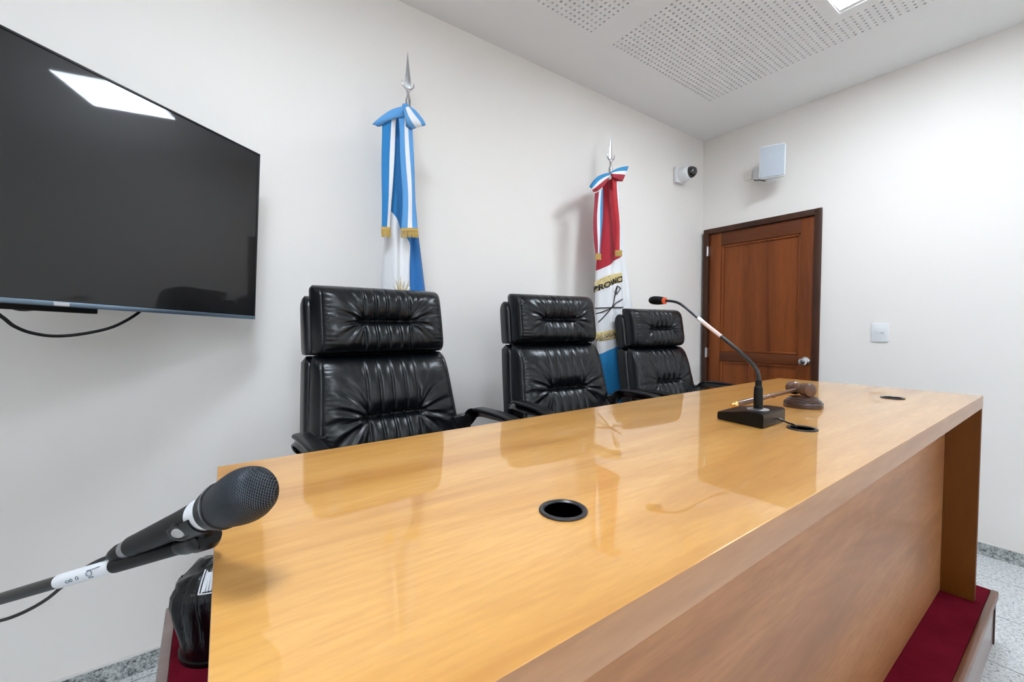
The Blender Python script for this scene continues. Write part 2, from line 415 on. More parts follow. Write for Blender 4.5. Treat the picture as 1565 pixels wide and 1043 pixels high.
# ================================================================ DESK
ZT = EYE - .262
desk = thing('desk', (1.2, .61, ZP), 'long glossy honey coloured wooden bench desk with cable holes, standing on the red platform', 'desk')
cu = bpy.data.curves.new('c', 'CURVE'); cu.dimensions = '2D'; cu.fill_mode = 'BOTH'; cu.extrude = .0225; cu.bevel_depth = .0012; cu.offset = -.0012
def poly(pts):
    s = cu.splines.new('POLY'); s.points.add(len(pts) - 1)
    for q, p in zip(s.points, pts): q.co = (p[0], p[1], 0, 1)
    s.use_cyclic_u = True
tx0, tx1, ty0, ty1 = .004, 2.394, .255, .961
poly([(-.008, ty0), (2.400, ty0 + .002), (2.379, ty1), (.011, ty1)])
M['grommet'] = mat('dark grey grommet plastic', (.022, .022, .026), 0.3)
GR = [(.407, .441), (1.236, .442), (2.041, .442)]
for gx, gy in GR: poly([(gx + .0305 * cos(a * pi / 24), gy + .0305 * sin(a * pi / 24)) for a in range(48)])
co = bpy.data.objects.new('c', cu); COL.objects.link(co); bpy.context.view_layer.update()
me = bpy.data.meshes.new_from_object(co.evaluated_get(bpy.context.evaluated_depsgraph_get())); bpy.data.objects.remove(co)
me.transform(Matrix.Translation((0, 0, ZT - .0225 - .0012)))
me.materials.clear()
wt = link('worktop', me, [M['desk'], M['desk_edge']], desk, True, 30)
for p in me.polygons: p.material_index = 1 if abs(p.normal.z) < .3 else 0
zb = ZT - .0475
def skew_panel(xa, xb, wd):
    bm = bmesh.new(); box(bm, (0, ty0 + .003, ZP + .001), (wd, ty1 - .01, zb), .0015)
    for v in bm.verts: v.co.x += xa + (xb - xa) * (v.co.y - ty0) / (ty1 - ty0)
    return bobj('side_panel', bm, M['desk_side_shaded'], desk)
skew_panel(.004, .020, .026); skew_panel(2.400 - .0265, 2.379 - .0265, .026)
mkbox('front_panel', (.034, .352, ZP + .003), (tx1 - .026, .372, zb), M['desk_front'], desk)
rebase(desk)
for (gx, gy), lab in zip(GR, ('black round cable grommet in the desk top nearest the viewer, beside the handheld microphone',
                              'black round cable grommet holding the cable of the gooseneck microphone beside it',
                              'black round cable grommet at the far end of the desk top, below the light switch')):
    g = thing('cable_grommet', (gx, gy, ZT), lab, 'cable grommet', 'round cable grommets in the desk top')
    mklathe('ring', [(.0295, .0005), (.0345, .0005), (.0348, .0018), (.0335, .0032), (.0290, .0034), (.0268, .0015), (.0262, -.04), (.0292, -.04), (.0295, .0005)], M['grommet'], g, 48)

# ================================================================ CHAIRS
def by(z): return .20 + .16 * (z - .45) / .75 + .018 * sin((z - .45) / .75 * pi)
def sstep(x): x = max(0, min(1, x)); return x * x * (3 - 2 * x)
def cushion_mesh(name, z0, z1, a0, a1, T, zp, pw, flip=1):
    NU, NV = 210, 130
    vs, fs = [], []
    for j in range(NV + 1):
        tv = -1 + 2 * j / NV; vv = sin(tv * pi / 2) * .55 + tv * .45
        z = (z0 + z1) / 2 + vv * (z1 - z0) / 2
        aw = a0 + (a1 - a0) * (z - z0) / (z1 - z0)
        # rounded corners in plan outline
        aw *= 1 - .045 * max(0, (abs(vv) - .8) / .2) ** 3
        for i in range(NU + 1):
            tu = -1 + 2 * i / NU; uu = sin(tu * pi / 2) * .55 + tu * .45
            x = aw * uu
            d = T * max(0, (1 - abs(uu) ** 7) * (1 - abs(vv) ** 5)) ** .42
            full = max(0, (1 - uu ** 8) * (1 - vv ** 8))
            dz = z - zp; ax = abs(x)
            # pinch groove and hollow
            env = 1 - sstep((ax - pw) / .035)
            d -= .022 * exp(-(dz / .009) ** 2) * env * full
            d -= .020 * exp(-(dz / .034) ** 2) * exp(-(ax / (pw * 1.15)) ** 4) * full
            # vertical channels
            for k in range(5):
                xi = (-1 + k * .5) * pw * .95
                fall = .55 + .45 * exp(-(abs(dz) / .12) ** 2)
                d -= .0075 * exp(-((x - xi) / .0042) ** 2) * fall * full
            if ax < pw * 1.2: d += .004 * abs(sin(pi * x / (pw * .475))) * full * (1 - sstep((ax - pw * .9) / .02))
            # radiating creases
            rx, rz = ax - pw * .92, dz
            r = math.hypot(rx, rz)
            if rx > -.02:
                th = math.atan2(rz, max(rx, 1e-4) + .004)
                w = sstep((rx + .02) / .03) * exp(-(r / (.085 if z1 - z0 < .3 else .13)) ** 1.6) * sstep(r / .02)
                d += (.0048 * sin(th * 11 + 1.3 * sin(th * 3) + (1 if x > 0 else 0)) ) * w * full
                d += .002 * sin(th * 23 + r * 40) * w * full
            # stitched side seam with puckers
            xs = aw * .90
            d -= .0035 * exp(-((ax - xs) / .0028) ** 2) * full ** .3
            d += .0014 * sin(z * 330 + sin(z * 60) * 2) * exp(-abs(ax - xs + .014) / .014) * full
            # gathered top edge
            d += .0012 * sin(x * 210) * exp(-(z1 - z) / .03) * (1 if ax < pw * 1.6 else 0)
            vs.append((x, by(z) - d, z))
    W = NU + 1
    for j in range(NV):
        for i in range(NU): fs.append((j * W + i, j * W + i + 1, (j + 1) * W + i + 1, (j + 1) * W + i))
    ring = [i for i in range(W)] + [j * W + NU for j in range(1, NV + 1)] + [NV * W + i for i in range(NU - 1, -1, -1)] + [j * W for j in range(NV - 1, 0, -1)]
    n = len(vs)
    for q in ring: v = vs[q]; vs.append((v[0] * .985, v[1] + .022, v[2]))
    for k in range(len(ring)):
        k2 = (k + 1) % len(ring); fs.append((ring[k2], ring[k], n + k, n + k2))
    fs.append(tuple(n + k for k in range(len(ring)))[::-1])
    me = bpy.data.meshes.new(name); me.from_pydata(vs, [], fs); me.update(); me.materials.append(M['leather'])
    for p in me.polygons: p.use_smooth = True
    return me
def shell_mesh(name, z0, z1, a0, a1, dep=.085, topround=.05, nz=24):
    """rounded side-profiled shell wrapped behind a cushion"""
    bm = bmesh.new(); rings = []
    for j in range(nz + 1):
        t = j / nz; z = z0 + (z1 - z0) * t; a = a0 + (a1 - a0) * t
        e = max(0, (z - (z1 - topround)) / topround); e2 = max(0, ((z0 + .012) - z) / .012)
        inset = dep * .5 * (1 - math.sqrt(max(0, 1 - e * e))) + .006 * e2
        yb0 = by(z) + .004 + inset * .9; yb1 = by(z) + dep - inset * .9
        if yb1 - yb0 < .006: yb1 = yb0 + .006
        r = min(.018, (yb1 - yb0) / 2.2); ring = []
        aa = a - inset * .25
        for cx, cy, a0_ in ((aa - r, yb0 + r, -pi / 2), (aa - r, yb1 - r, 0), (-aa + r, yb1 - r, pi / 2), (-aa + r, yb0 + r, pi)):
            for k in range(6):
                an = a0_ + k * pi / 10; ring.append(bm.verts.new((cx + r * cos(an), cy + r * sin(an), z)))
        rings.append(ring)
    for a, b in zip(rings, rings[1:]):
        k = len(a)
        for i in range(k): bm.faces.new([a[i], a[(i + 1) % k], b[(i + 1) % k], b[i]])
    bm.faces.new(rings[0][::-1]); bm.faces.new(rings[-1])
    bmesh.ops.recalc_face_normals(bm, faces=bm.faces[:])
    me = bpy.data.meshes.new(name); bm.to_mesh(me); bm.free(); me.materials.append(M['leather'])
    for p in me.polygons: p.use_smooth = True
    me.set_sharp_from_angle(angle=R(50)); return me
def seat_mesh():
    NU, NV = 50, 50; vs, fs = [], []
    for s in (1, -1):
        for j in range(NV + 1):
            for i in range(NU + 1):
                u, v = sin((-1 + 2 * i / NU) * pi / 2), sin((-1 + 2 * j / NV) * pi / 2)
                f = max(0, (1 - abs(u) ** 5) * (1 - abs(v) ** 5)) ** .45
                z = .43 + (.07 if s > 0 else -.035) * f
                if s > 0:
                    for k in range(5): z -= .004 * exp(-((u * .26 - (-.09 + .045 * k)) / .004) ** 2) * f
                vs.append((u * .262 * (1 - .04 * abs(v) ** 6), -.05 + v * .26 * (1 - .05 * abs(u) ** 4), z))
    W = NU + 1; o = W * (NV + 1)
    for j in range(NV):
        for i in range(NU):
            a = j * W + i; fs.append((a, a + 1, a + 1 + W, a + W)); fs.append((o + a + W, o + a + 1 + W, o + a + 1, o + a))
    me = bpy.data.meshes.new('seat'); me.from_pydata(vs, [], fs); me.update()
    bm = bmesh.new(); bm.from_mesh(me); bmesh.ops.remove_doubles(bm, verts=bm.verts[:], dist=.0003); bm.to_mesh(me); bm.free()
    me.materials.append(M['leather'])
    for p in me.polygons: p.use_smooth = True
    return me
AX, AZ = .316, .727
def arm_path(s):
    return smoothpts([(s * (AX - .05), .225, .668), (s * (AX - .012), .223, .686), (s * AX, .195, AZ - .010), (s * AX, .10, AZ - .004), (s * AX, -.03, AZ - .006),
                      (s * AX, -.105, AZ - .035), (s * (AX), -.15, AZ - .085), (s * (AX - .01), -.15, AZ - .17), (s * (AX - .03), -.11, .48), (s * (AX - .09), -.06, .405), (s * .10, -.03, .395)], 7)
def arm_meshes(s):
    bm = bmesh.new(); w_, t_ = .025, .003
    sweep(bm, arm_path(s), [(-w_, -t_), (w_, -t_), (w_, t_), (-w_, t_)], up0=(0, -1, .2))
    box(bm, (min(s * .23, s * (AX - .004)), .207, .645), (max(s * .23, s * (AX - .004)), .247, .712), .006)
    bmesh.ops.recalc_face_normals(bm, faces=bm.faces[:])
    fr = bpy.data.meshes.new('armrest_frame'); bm.to_mesh(fr); bm.free(); fr.materials.append(M['arm'])
    bm = bmesh.new()
    pts = smoothpts([(s * AX, .188, AZ + .006), (s * AX, .12, AZ + .010), (s * AX, .0, AZ + .009), (s * AX, -.07, AZ - .002), (s * AX, -.118, AZ - .030), (s * AX, -.148, AZ - .068)], 7)
    n = len(pts); sec = [(1.0 * math.copysign(abs(cos(a)) ** .6, cos(a)) * .027, math.copysign(abs(sin(a)) ** .8, sin(a)) * .0085) for a in [2 * pi * k / 20 for k in range(20)]]
    rad = [max(.25, min(1, math.sqrt(min(k, n - 1 - k) / 4.0 + .06))) for k in range(n)]
    sweep(bm, pts, sec, rad, up0=(0, 0, 1)); bmesh.ops.recalc_face_normals(bm, faces=bm.faces[:])
    pd = bpy.data.meshes.new('armrest_pad'); bm.to_mesh(pd); bm.free(); pd.materials.append(M['armpad'])
    for me in (fr, pd):
        for p in me.polygons: p.use_smooth = True
        me.set_sharp_from_angle(angle=R(45))
    return fr, pd
M['arm'] = mat('black armrest frame', (.03, .03, .032), 0.2, 0.6)
M['armpad'] = mat('black armrest pad', (.006, .006, .007), 0.35, spec=0.35)
CM = dict(headrest=cushion_mesh('headrest', .996, 1.236, .246, .242, .085, 1.113, .090),
          backrest=cushion_mesh('backrest', .47, .992, .296, .250, .085, .785, .098),
          us=shell_mesh('upper_back_shell', .996, 1.200, .262, .258), ls=shell_mesh('lower_back_shell', .46, .991, .303, .263, topround=.012), seat=seat_mesh(),
          al=arm_meshes(-1), ar=arm_meshes(1))
bm = bmesh.new(); box(bm, (-.13, -.16, .37), (.13, .12, .40), .01); box(bm, (-.05, .10, .375), (.05, .27, .392), .004); box(bm, (-.05, .25, .38), (.05, .268, .60), .004)
bmesh.ops.recalc_face_normals(bm, faces=bm.faces[:])
CM['mech'] = bpy.data.meshes.new('tilt_mechanism'); bm.to_mesh(CM['mech']); bm.free(); CM['mech'].materials.append(M['black'])
bm = bmesh.new(); rows = []
for z_ in [.60 + .05 * k for k in range(12)]: rows.append([bm.verts.new((x_, by(z_) + y_, z_)) for x_, y_ in ((-.225, .008), (.225, .008), (.225, .06), (-.225, .06))])
for a, b in zip(rows, rows[1:]):
    for i in range(4): bm.faces.new([a[i], a[(i + 1) % 4], b[(i + 1) % 4], b[i]])
bm.faces.new(rows[0]); bm.faces.new(rows[-1]); bmesh.ops.recalc_face_normals(bm, faces=bm.faces[:])
CM['spine'] = bpy.data.meshes.new('back_spine'); bm.to_mesh(CM['spine']); bm.free(); CM['spine'].materials.append(M['black_matt'])
bm = bmesh.new(); lathe(bm, [(.026, .10), (.026, .25), (.016, .25), (.016, .375)], 20)
bmesh.ops.recalc_face_normals(bm, faces=bm.faces[:]); CM['col'] = bpy.data.meshes.new('gas_column'); bm.to_mesh(CM['col']); bm.free(); CM['col'].materials.append(M['black'])
bm = bmesh.new(); lathe(bm, [(.045, .07), (.045, .11), (.03, .12)], 20)
for k in range(5):
    a = pi + k * 2 * pi / 5
    sweep(bm, [(0.02 * cos(a), .02 * sin(a), .095), (.14 * cos(a), .14 * sin(a), .088), (.25 * cos(a), .25 * sin(a), .065)], [(-.022, -.012), (.022, -.012), (.018, .012), (-.018, .012)], [1, .9, .6])
bmesh.ops.recalc_face_normals(bm, faces=bm.faces[:]); CM['base'] = bpy.data.meshes.new('star_base'); bm.to_mesh(CM['base']); bm.free(); CM['base'].materials.append(M['black'])
bm = bmesh.new()
for s in (-1, 1): lathe(bm, [(0, -.009), (.022, -.009), (.025, -.006), (.025, .006), (.022, .009), (0, .009)], 20, Matrix.Translation((s * .013, 0, .0255)) @ Matrix.Rotation(pi / 2, 4, 'Y'))
lathe(bm, [(.006, .02), (.006, .066)], 10); bmesh.ops.recalc_face_normals(bm, faces=bm.faces[:])
CM['castor'] = bpy.data.meshes.new('castor'); bm.to_mesh(CM['castor']); bm.free(); CM['castor'].materials.append(M['black'])
def chair(x, y, rz, lift, adz, label):
    t = thing('office_chair', (x, y, ZP), label, 'chair', 'black leather chairs behind the desk', R(rz))
    def part(n, me, dz=lift):
        o = bpy.data.objects.new(n, me); COL.objects.link(o); o.parent = t; o.location.z = dz; return o
    part('headrest', CM['headrest']); part('backrest', CM['backrest']); part('upper_back_shell', CM['us']); part('lower_back_shell', CM['ls'])
    part('seat', CM['seat'])
    for fr, pd in (CM['al'], CM['ar']):
        f = part('armrest_frame', fr, adz); p = part('armrest_pad', pd, adz)
    part('tilt_mechanism', CM['mech']); part('back_spine', CM['spine']); part('gas_column', CM['col'], 0); part('star_base', CM['base'], 0)
    for k in range(5):
        a = pi + k * 2 * pi / 5; c = part('castor', CM['castor'], 0); c.location = (.245 * cos(a), .245 * sin(a), 0.001); c.rotation_euler.z = a
    return t
chair(.544, 1.231, 2.7, -.033, .003, 'high back black leather office chair nearest the television, left of the three')
chair(1.377, 1.271, -6.1, -.017, .001, 'high back black leather office chair in the middle of the row of three')
chair(2.307, 1.343, -4.4, -.062, -.035, 'high back black leather office chair nearest the wooden door, right of the three')

# ================================================================ TELEVISION
ta, tt, tr = R(37.3), R(1.3), R(-2.3)
h0 = Vector((cos(ta), sin(ta), 0)); n0 = Vector((sin(ta), -cos(ta), 0))
nn = n0 * cos(tt) - Vector((0, 0, sin(tt))); up = Vector((0, 0, cos(tt))) + n0 * sin(tt)
hh = h0 * cos(tr) + up * sin(tr); uu_ = up * cos(tr) - h0 * sin(tr)
TVP = Vector((.175, 1.875, EYE + .652)); TW, TH = 1.107, .624
tv = thing('television', (0, 0, 0), 'large switched off flat television swung out from the wall at the left edge', 'television')
Mt = Matrix((( hh.x, -nn.x, uu_.x, TVP.x), (hh.y, -nn.y, uu_.y, TVP.y), (hh.z, -nn.z, uu_.z, TVP.z), (0, 0, 0, 1)))
tv.matrix_world = Mt
mkbox('screen', (-TW + .006, 0, -TH + .012), (-.006, .004, -.006), M['screen'], tv)
bm = bmesh.new()
box(bm, (-TW, -.003, -.006), (0, .012, 0), .001); box(bm, (-TW, -.003, -TH), (-TW + .006, .012, 0), .001); box(bm, (-.006, -.003, -TH), (0, .012, 0), .001)
box(bm, (-TW, .004, -TH + .002), (0, .012, 0))
bobj('bezel', bm, M['bezel'], tv)
mkbox('lower_bezel', (-TW, -.004, -TH), (0, .011, -TH + .0125), M['bezel_alu'], tv, .0015)
mkbox('logo_plate', (-.575, -.0052, -TH + .002), (-.545, -.0038, -TH + .0105), M['alu'], tv)
bm = bmesh.new(); box(bm, (-TW + .012, .010, -TH + .012), (-.012, .026, -.012), .006); box(bm, (-TW + .15, .024, -TH + .04), (-.15, .062, -.22), .012)
bobj('back_cover', bm, M['black_matt'], tv)
mkbox('rear_housing', (-.66, .014, -TH - .013), (-.475, .05, -TH + .03), M['black_matt'], tv, .002)
MtI = Mt.inverted()
ctr = Mt @ Vector((-TW / 2, .06, -TH / 2))
wp = Vector((-.10, YW, ctr.z))
bm = bmesh.new()
a_ = MtI @ ctr; b_ = MtI @ Vector((.02, 1.80, ctr.z)); c_ = MtI @ Vector((-.12, YW - .02, ctr.z))
sweep(bm, [a_, b_], [(-.012, -.03), (.012, -.03), (.012, .03), (-.012, .03)]); sweep(bm, [b_, c_], [(-.012, -.03), (.012, -.03), (.012, .03), (-.012, .03)])
box(bm, (-TW / 2 - .2, .058, -TH / 2 - .15), (-TW / 2 + .2, .07, -TH / 2 + .15), .002)
box(bm, (-.12 - .05, YW - .02, ctr.z - .14), (-.12 + .05, YW - .001, ctr.z + .14), .002, mtx=None)
# wall plate was added in world space: bring it into the television frame
vv_ = [v for v in bm.verts if v.co.y > 1.5]
bmesh.ops.transform(bm, matrix=MtI, verts=vv_)
bobj('wall_mount', bm, M['black_matt'], tv)
def tvP(u, v, off):
    r = ray(u, v); o = TVP - nn * off; return EYEV + r * ((o - EYEV).dot(nn) / r.dot(nn))
pts = [tvP(-140, 430, .045), tvP(-70, 452, .05), tvP(-20, 470, .05), tvP(5, 486, .05), tvP(22, 499, .05), tvP(48, 509, .05), tvP(85, 514, .05), tvP(130, 510, .05), tvP(175, 499, .05), tvP(212, 478, .045), tvP(218, 466, .04)]
tag(mktube('television_cable', pts, .0042, M['black'], sm=8), 'thick black cable hanging in a loop below the television', 'cable')
pts = [tvP(-60, 440, .04), tvP(-20, 458, .04), tvP(8, 468, .04), tvP(28, 474, .04), tvP(50, 474, .04), tvP(72, 470, .035), tvP(80, 462, .03)]
tag(mktube('television_cable', pts, .0022, M['black'], sm=8), 'thin black cable sagging just under the television edge at far left', 'cable')

# ================================================================ FLAGS
class Lobe:
    """vertical fold of hanging cloth; edges = [(z, x_left, x_right, depth)] from top down"""
    def __init__(s, edges, yc, nf=2.5, amp=.012, ph=0, drift=2.0):
        s.e = sorted(edges); s.yc, s.nf, s.amp, s.ph, s.dr = yc, nf, amp, ph, drift
    def lr(s, z):
        e = s.e
        if z <= e[0][0]: return e[0][1:]
        for a, b in zip(e, e[1:]):
            if z <= b[0]:
                t = (z - a[0]) / (b[0] - a[0]); return tuple(a[i] + (b[i] - a[i]) * t for i in (1, 2, 3))
        return e[-1][1:]
    def front(s, x, z):
        xl, xr, d = s.lr(z); u = max(-1, min(1, (x - (xl + xr) / 2) / ((xr - xl) / 2)))
        return s.yc - d * max(0, 1 - abs(u) ** 3) ** .5 * .9 - s.amp * (d / .06) * sin(pi * s.nf * u + s.ph + s.dr * z) * (1 - u * u)
    def build(s, vs, fs, uvs, mi, idx, NU=40, NV=60):
        z0, z1 = s.e[0][0], s.e[-1][0]; base = len(vs); ring = 2 * NU
        for j in range(NV + 1):
            z = z0 + (z1 - z0) * j / NV; xl, xr, d = s.lr(z)
            for i in range(NU):
                u = -cos(pi * i / NU); x = (xl + xr) / 2 + u * (xr - xl) / 2
                vs.append((x, s.front(x, z), z)); uvs.append(((x), z - EYE))
            for i in range(NU):
                u = cos(pi * i / NU); x = (xl + xr) / 2 + u * (xr - xl) / 2
                vs.append((x, s.yc + d * .35 * max(0, 1 - u * u) ** .5, z)); uvs.append(((x), z - EYE))
        for j in range(NV):
            for i in range(ring):
                i2 = (i + 1) % ring; fs.append((base + j * ring + i, base + j * ring + i2, base + (j + 1) * ring + i2, base + (j + 1) * ring + i)); mi.append(idx)
        fs.append(tuple(base + i for i in range(ring))[::-1]); mi.append(idx)
        fs.append(tuple(base + NV * ring + i for i in range(ring))); mi.append(idx)
def cloth(name, lobes, mats, parent):
    vs, fs, uvs, mi = [], [], [], []
    for k, (lb, ix) in enumerate(lobes): lb.build(vs, fs, uvs, mi, ix)
    o = pyobj(name, vs, fs, mats, parent, True, 60, uvs)
    for p, i in zip(o.data.polygons, mi): p.material_index = i
    return o
def ribbon(name, L_, R_, m, parent, bulge=.006, fringe=None, wav=.004, ph=0, thick=.0014):
    n = 6
    Ls, Rs = smoothpts(L_, n), smoothpts(R_, n); NC = 12; vs, fs, uvs = [], [], []
    for j, (a, b) in enumerate(zip(Ls, Rs)):
        for i in range(NC + 1):
            t = i / NC; p = a.lerp(b, t); p = p + Vector((0, -1, 0)) * (bulge * sin(pi * t) + wav * sin(j * .45 + t * 4 + ph))
            vs.append(p); uvs.append((t, j / len(Ls)))
    W = NC + 1
    for j in range(len(Ls) - 1):
        for i in range(NC): fs.append((j * W + i, j * W + i + 1, (j + 1) * W + i + 1, (j + 1) * W + i))
    o = pyobj(name, vs, fs, m, parent, True, 80, uvs)
    sm = o.modifiers.new('s', 'SOLIDIFY'); sm.thickness = thick; sm.offset = 0
    if fringe:
        a, b = Ls[-1], Rs[-1]; bm = bmesh.new(); k = 13
        for i in range(k + 1):
            p = a.lerp(b, i / k) + Vector((0, -bulge * sin(pi * i / k) - .001, .006)); r = random.Random(i)
            tube(bm, [p, p + Vector((r.uniform(-.001, .001), -.002, -fringe * .6)), p + Vector((r.uniform(-.003, .003), -.002, -fringe))], [.0022, .0030, .0024], 6)
        ac, bc = a + Vector((0, -.003, .002)), b + Vector((0, -.003, .002))
        sweep(bm, [ac, (ac + bc) / 2 + Vector((0, -bulge, 0)), bc], [(-.003, -.006), (.003, -.006), (.003, .006), (-.003, .006)])
        f = bobj('fringe', bm, M['gold'], parent); f.parent = o
    return o
def spear(t, tip, mid, neck, y, scale, cres):
    """tip/neck world z; blade, crescent and socket"""
    x = tip[0]
    bm = bmesh.new(); zt, zn = tip[1], neck
    hgt = zt - zn; prof = [(0, zt), (.0035, zt - hgt * .25), (.0085, zt - hgt * .55), (.013, zt - hgt * .80), (.011, zt - hgt * .93), (.005, zn)]
    rings = []
    for r, z in prof:
        if r == 0: rings.append([bm.verts.new((x, y, z))])
        else: rings.append([bm.verts.new((x + a * r * 1.15, y + b * max(.0015, r * .35), z)) for a, b in ((-1, 0), (0, -1), (1, 0), (0, 1))])
    for a, b in zip(rings, rings[1:]):
        for i in range(4):
            q = list(dict.fromkeys([a[i % len(a)], a[(i + 1) % 4 % len(a)], b[(i + 1) % 4], b[i]])); bm.faces.new(q)
    bm.faces.new(rings[-1])
    bobj('spear_blade', bm, M['steel'], t, True, 20)
    cr = cres
    pts = [(x + cr * 1.0 * sin(a), y, zn + cr * .95 - cr * cos(a)) for a in [R(q) for q in range(-100, 101, 10)]]
    n = len(pts); rr = [.0045 * (1 - (abs(k - n // 2) / (n / 2)) ** 2 * .75) for k in range(n)]
    mktube('crescent', pts, rr, M['steel'], t, 8)
    mklathe('ferrule', [(.004, zn + .004), (.009, zn), (.010, zn - .012), (.006, zn - .018), (.0075, zn - .03), (.0125, zn - .045), (.0125, zn - .11)], M['chrome'], t, 20, Matrix.Translation((x, y, 0)))
def flag_base(t, x, y):
    mklathe('base', [(0, ZP), (.13, ZP), (.13, ZP + .015), (.06, ZP + .03), (.022, ZP + .045), (.02, ZP + .12), (.0, ZP + .12)], M['black'], t, 40, Matrix.Translation((x, y, 0)))
YF = 1.915
def X(u, v, y): p = P(u, v, 1, y); return p
def px_edges(rows, y, dep):
    out = []
    for (ul, vl, ur), d in zip(rows, dep):
        a, b = X(ul, vl, y), X(ur, vl, y); out.append(((a.z + b.z) / 2, a.x, b.x, d))
    return out
def pr_(lst, y): return [X(u, v, y + dy) for u, v, dy in lst]

# --- light blue and white flag
fx = X(624, 200, YF).x
f1 = thing('standing_flag', (fx, YF, ZP), 'light blue and white flag on a silver spear pole, behind the nearest chair', 'flag')
tip = X(620, 76, YF); nk = X(620, 135, YF)
mklathe('pole', [(.0125, ZP + .05), (.0125, nk.z - .05)], M['chrome'], f1, 20, Matrix.Translation((fx, YF, 0)))
spear(f1, (fx, tip.z), None, nk.z, YF, 1, .030); flag_base(f1, fx, YF)
yl = YF - .035
A = Lobe(px_edges([(607, 178, 628), (596, 215, 631), (594, 260, 633), (592, 310, 634), (591, 360, 630), (588, 410, 628), (586, 450, 628), (584, 600, 634), (586, 720, 640)], yl - .03, [.02, .03, .04, .045, .05, .055, .06, .065, .065]), yl, 1.6, .018, .6)
B = Lobe(px_edges([(618, 300, 636), (616, 350, 640), (615, 400, 646), (614, 450, 652), (612, 600, 660), (612, 720, 664)], yl, [.02, .03, .035, .04, .045, .045]), yl + .015, 2.0, .008, 2.0)
# diagonal blue/white seam on lobe A: passes (596,324) and (613,352)
pa, pb = X(596, 322, yl - .03), X(614, 354, yl - .03)
ku = (pb.z - pa.z) / (pb.x - pa.x)
M['flag_a'] = cloth_uv('blue and white flag cloth', (-ku, 1, -(pa.z - EYE) + ku * pa.x + .5), [(0, WHT), (.5, (.012, .19, .47))])
cloth('flag_cloth', [(A, 0), (B, 1)], [M['flag_a'], M['bluecloth']], f1)
# sun rays embroidered on the white field
sc = Vector((X(614, 462, yl - .05).x, 0, X(614, 462, yl - .05).z)); bm = bmesh.new()
for k in range(24):
    a = 2 * pi * k / 24; r0, r1 = .040, (.118 if k % 2 == 0 else .10)
    pts = [Vector((sc.x + r * cos(a) * .62, 0, sc.z + r * sin(a))) for r in [r0 + (r1 - r0) * q / 5 for q in range(6)]]
    pts = [Vector((p.x, A.front(p.x, p.z) - .002, p.z)) for p in pts]
    if min(p.x - A.lr(p.z)[0] for p in pts) > .012 and min(A.lr(p.z)[1] - p.x for p in pts) > .006: tube(bm, pts, [.0034, .003, .0028, .0022, .0015, .0006], 6)
bobj('sun_emblem', bm, M['gold_cloth'], f1)
yr = yl - .075
ribbon('ribbon_tail', pr_([(584, 190, 0), (583, 240, 0), (584, 300, 0), (583, 350, 0)], yr), pr_([(606, 180, 0), (603, 240, 0), (599, 300, 0), (596, 351, 0)], yr), M['ribbon_deep'], f1, .006, .040, .003)
ribbon('ribbon_tail', pr_([(609, 182, 0), (612, 240, 0), (615, 300, 0), (613, 352, 0)], yr - .01), pr_([(630, 182, 0), (632, 240, 0), (635, 300, 0), (638, 352, 0)], yr - .01), M['ribbon_sky'], f1, .008, .040, .004, 1)
def bow(parent, top, bot, yk, m, open_=.035):
    Ls = pr_([(u, v, dy) for u, v, dy in top], yk); Rs = pr_([(u, v, dy) for u, v, dy in bot], yk)
    Lb = [p + Vector((0, open_ * (1 - k / (len(Ls) - 1)), -.004)) for k, p in enumerate(Ls)][::-1]
    Rb = [p + Vector((0, open_ * (1 - k / (len(Rs) - 1)), -.004)) for k, p in enumerate(Rs)][::-1]
    e1 = Ls[-1] + Vector((0, .008, 0)); e2 = Rs[-1] + Vector((0, .008, 0))
    return ribbon('bow_loop', Ls + [e1] + Lb[1:], Rs + [e2] + Rb[1:], m, parent, .006, None, .002)
M['bow_blue'] = cloth_uv('blue bow', (1, 0, 0), [(0, CEL), (.85, (.08, .25, .5))])
bow(f1, [(617, 162, 0), (598, 168, -.01), (584, 177, -.01), (571, 188, 0)], [(621, 180, 0), (604, 181, -.012), (591, 187, -.01), (579, 193, 0)], yr - .005, M['bow_blue'])
M['bow_stripe'] = cloth_uv('blue and white striped bow', (1, 0, 0), [(0, CEL), (.30, WHT), (.72, (.12, .33, .62))])
bow(f1, [(626, 163, 0), (636, 170, -.012), (645, 180, -.01), (650, 190, 0)], [(617, 166, 0), (619, 180, -.012), (622, 190, -.01), (629, 197, 0)], yr - .02, M['bow_stripe'])
mklathe('bow_knot', [(0, -.022), (.014, -.018), (.019, 0), (.014, .018), (0, .022)], M['ribbon_sky'], f1, 16, Matrix.Translation(X(620, 167, yr)))
rebase(f1)

# --- red, white and blue provincial flag
fx2 = X(933, 262, YF).x
f2 = thing('standing_flag', (fx2, YF, ZP), 'red, white and blue flag with black crossed lances and gold lettered bands, behind the chairs', 'flag')
tip = X(934, 206, YF); nk = X(934, 245, YF)
mklathe('pole', [(.0125, ZP + .05), (.0125, nk.z - .05)], M['chrome'], f2, 20, Matrix.Translation((fx2, YF, 0)))
spear(f2, (fx2, tip.z), None, nk.z, YF, 1, .038); flag_base(f2, fx2, YF)
A2 = Lobe(px_edges([(930, 268, 939), (924, 300, 945), (921, 340, 948), (918, 380, 952), (916, 420, 952.5), (914.5, 470, 953.5), (917, 520, 955), (922, 560, 957), (928, 610, 958), (930, 690, 960)], yl - .03,
                   [.018, .03, .04, .045, .05, .055, .06, .06, .06, .06]), yl, 1.6, .017, .3)
B2 = Lobe(px_edges([(944, 340, 951), (946, 380, 955.5), (946, 420, 960), (946, 470, 967), (946, 540, 968), (946, 610, 963), (946, 690, 963)], yl, [.02, .03, .035, .04, .04, .04, .04]), yl + .02, 1.5, .008, 1.0)
pa, pb = X(917, 414, yl - .04), X(953, 391, yl - .04); k1 = (pb.z - pa.z) / (pb.x - pa.x)
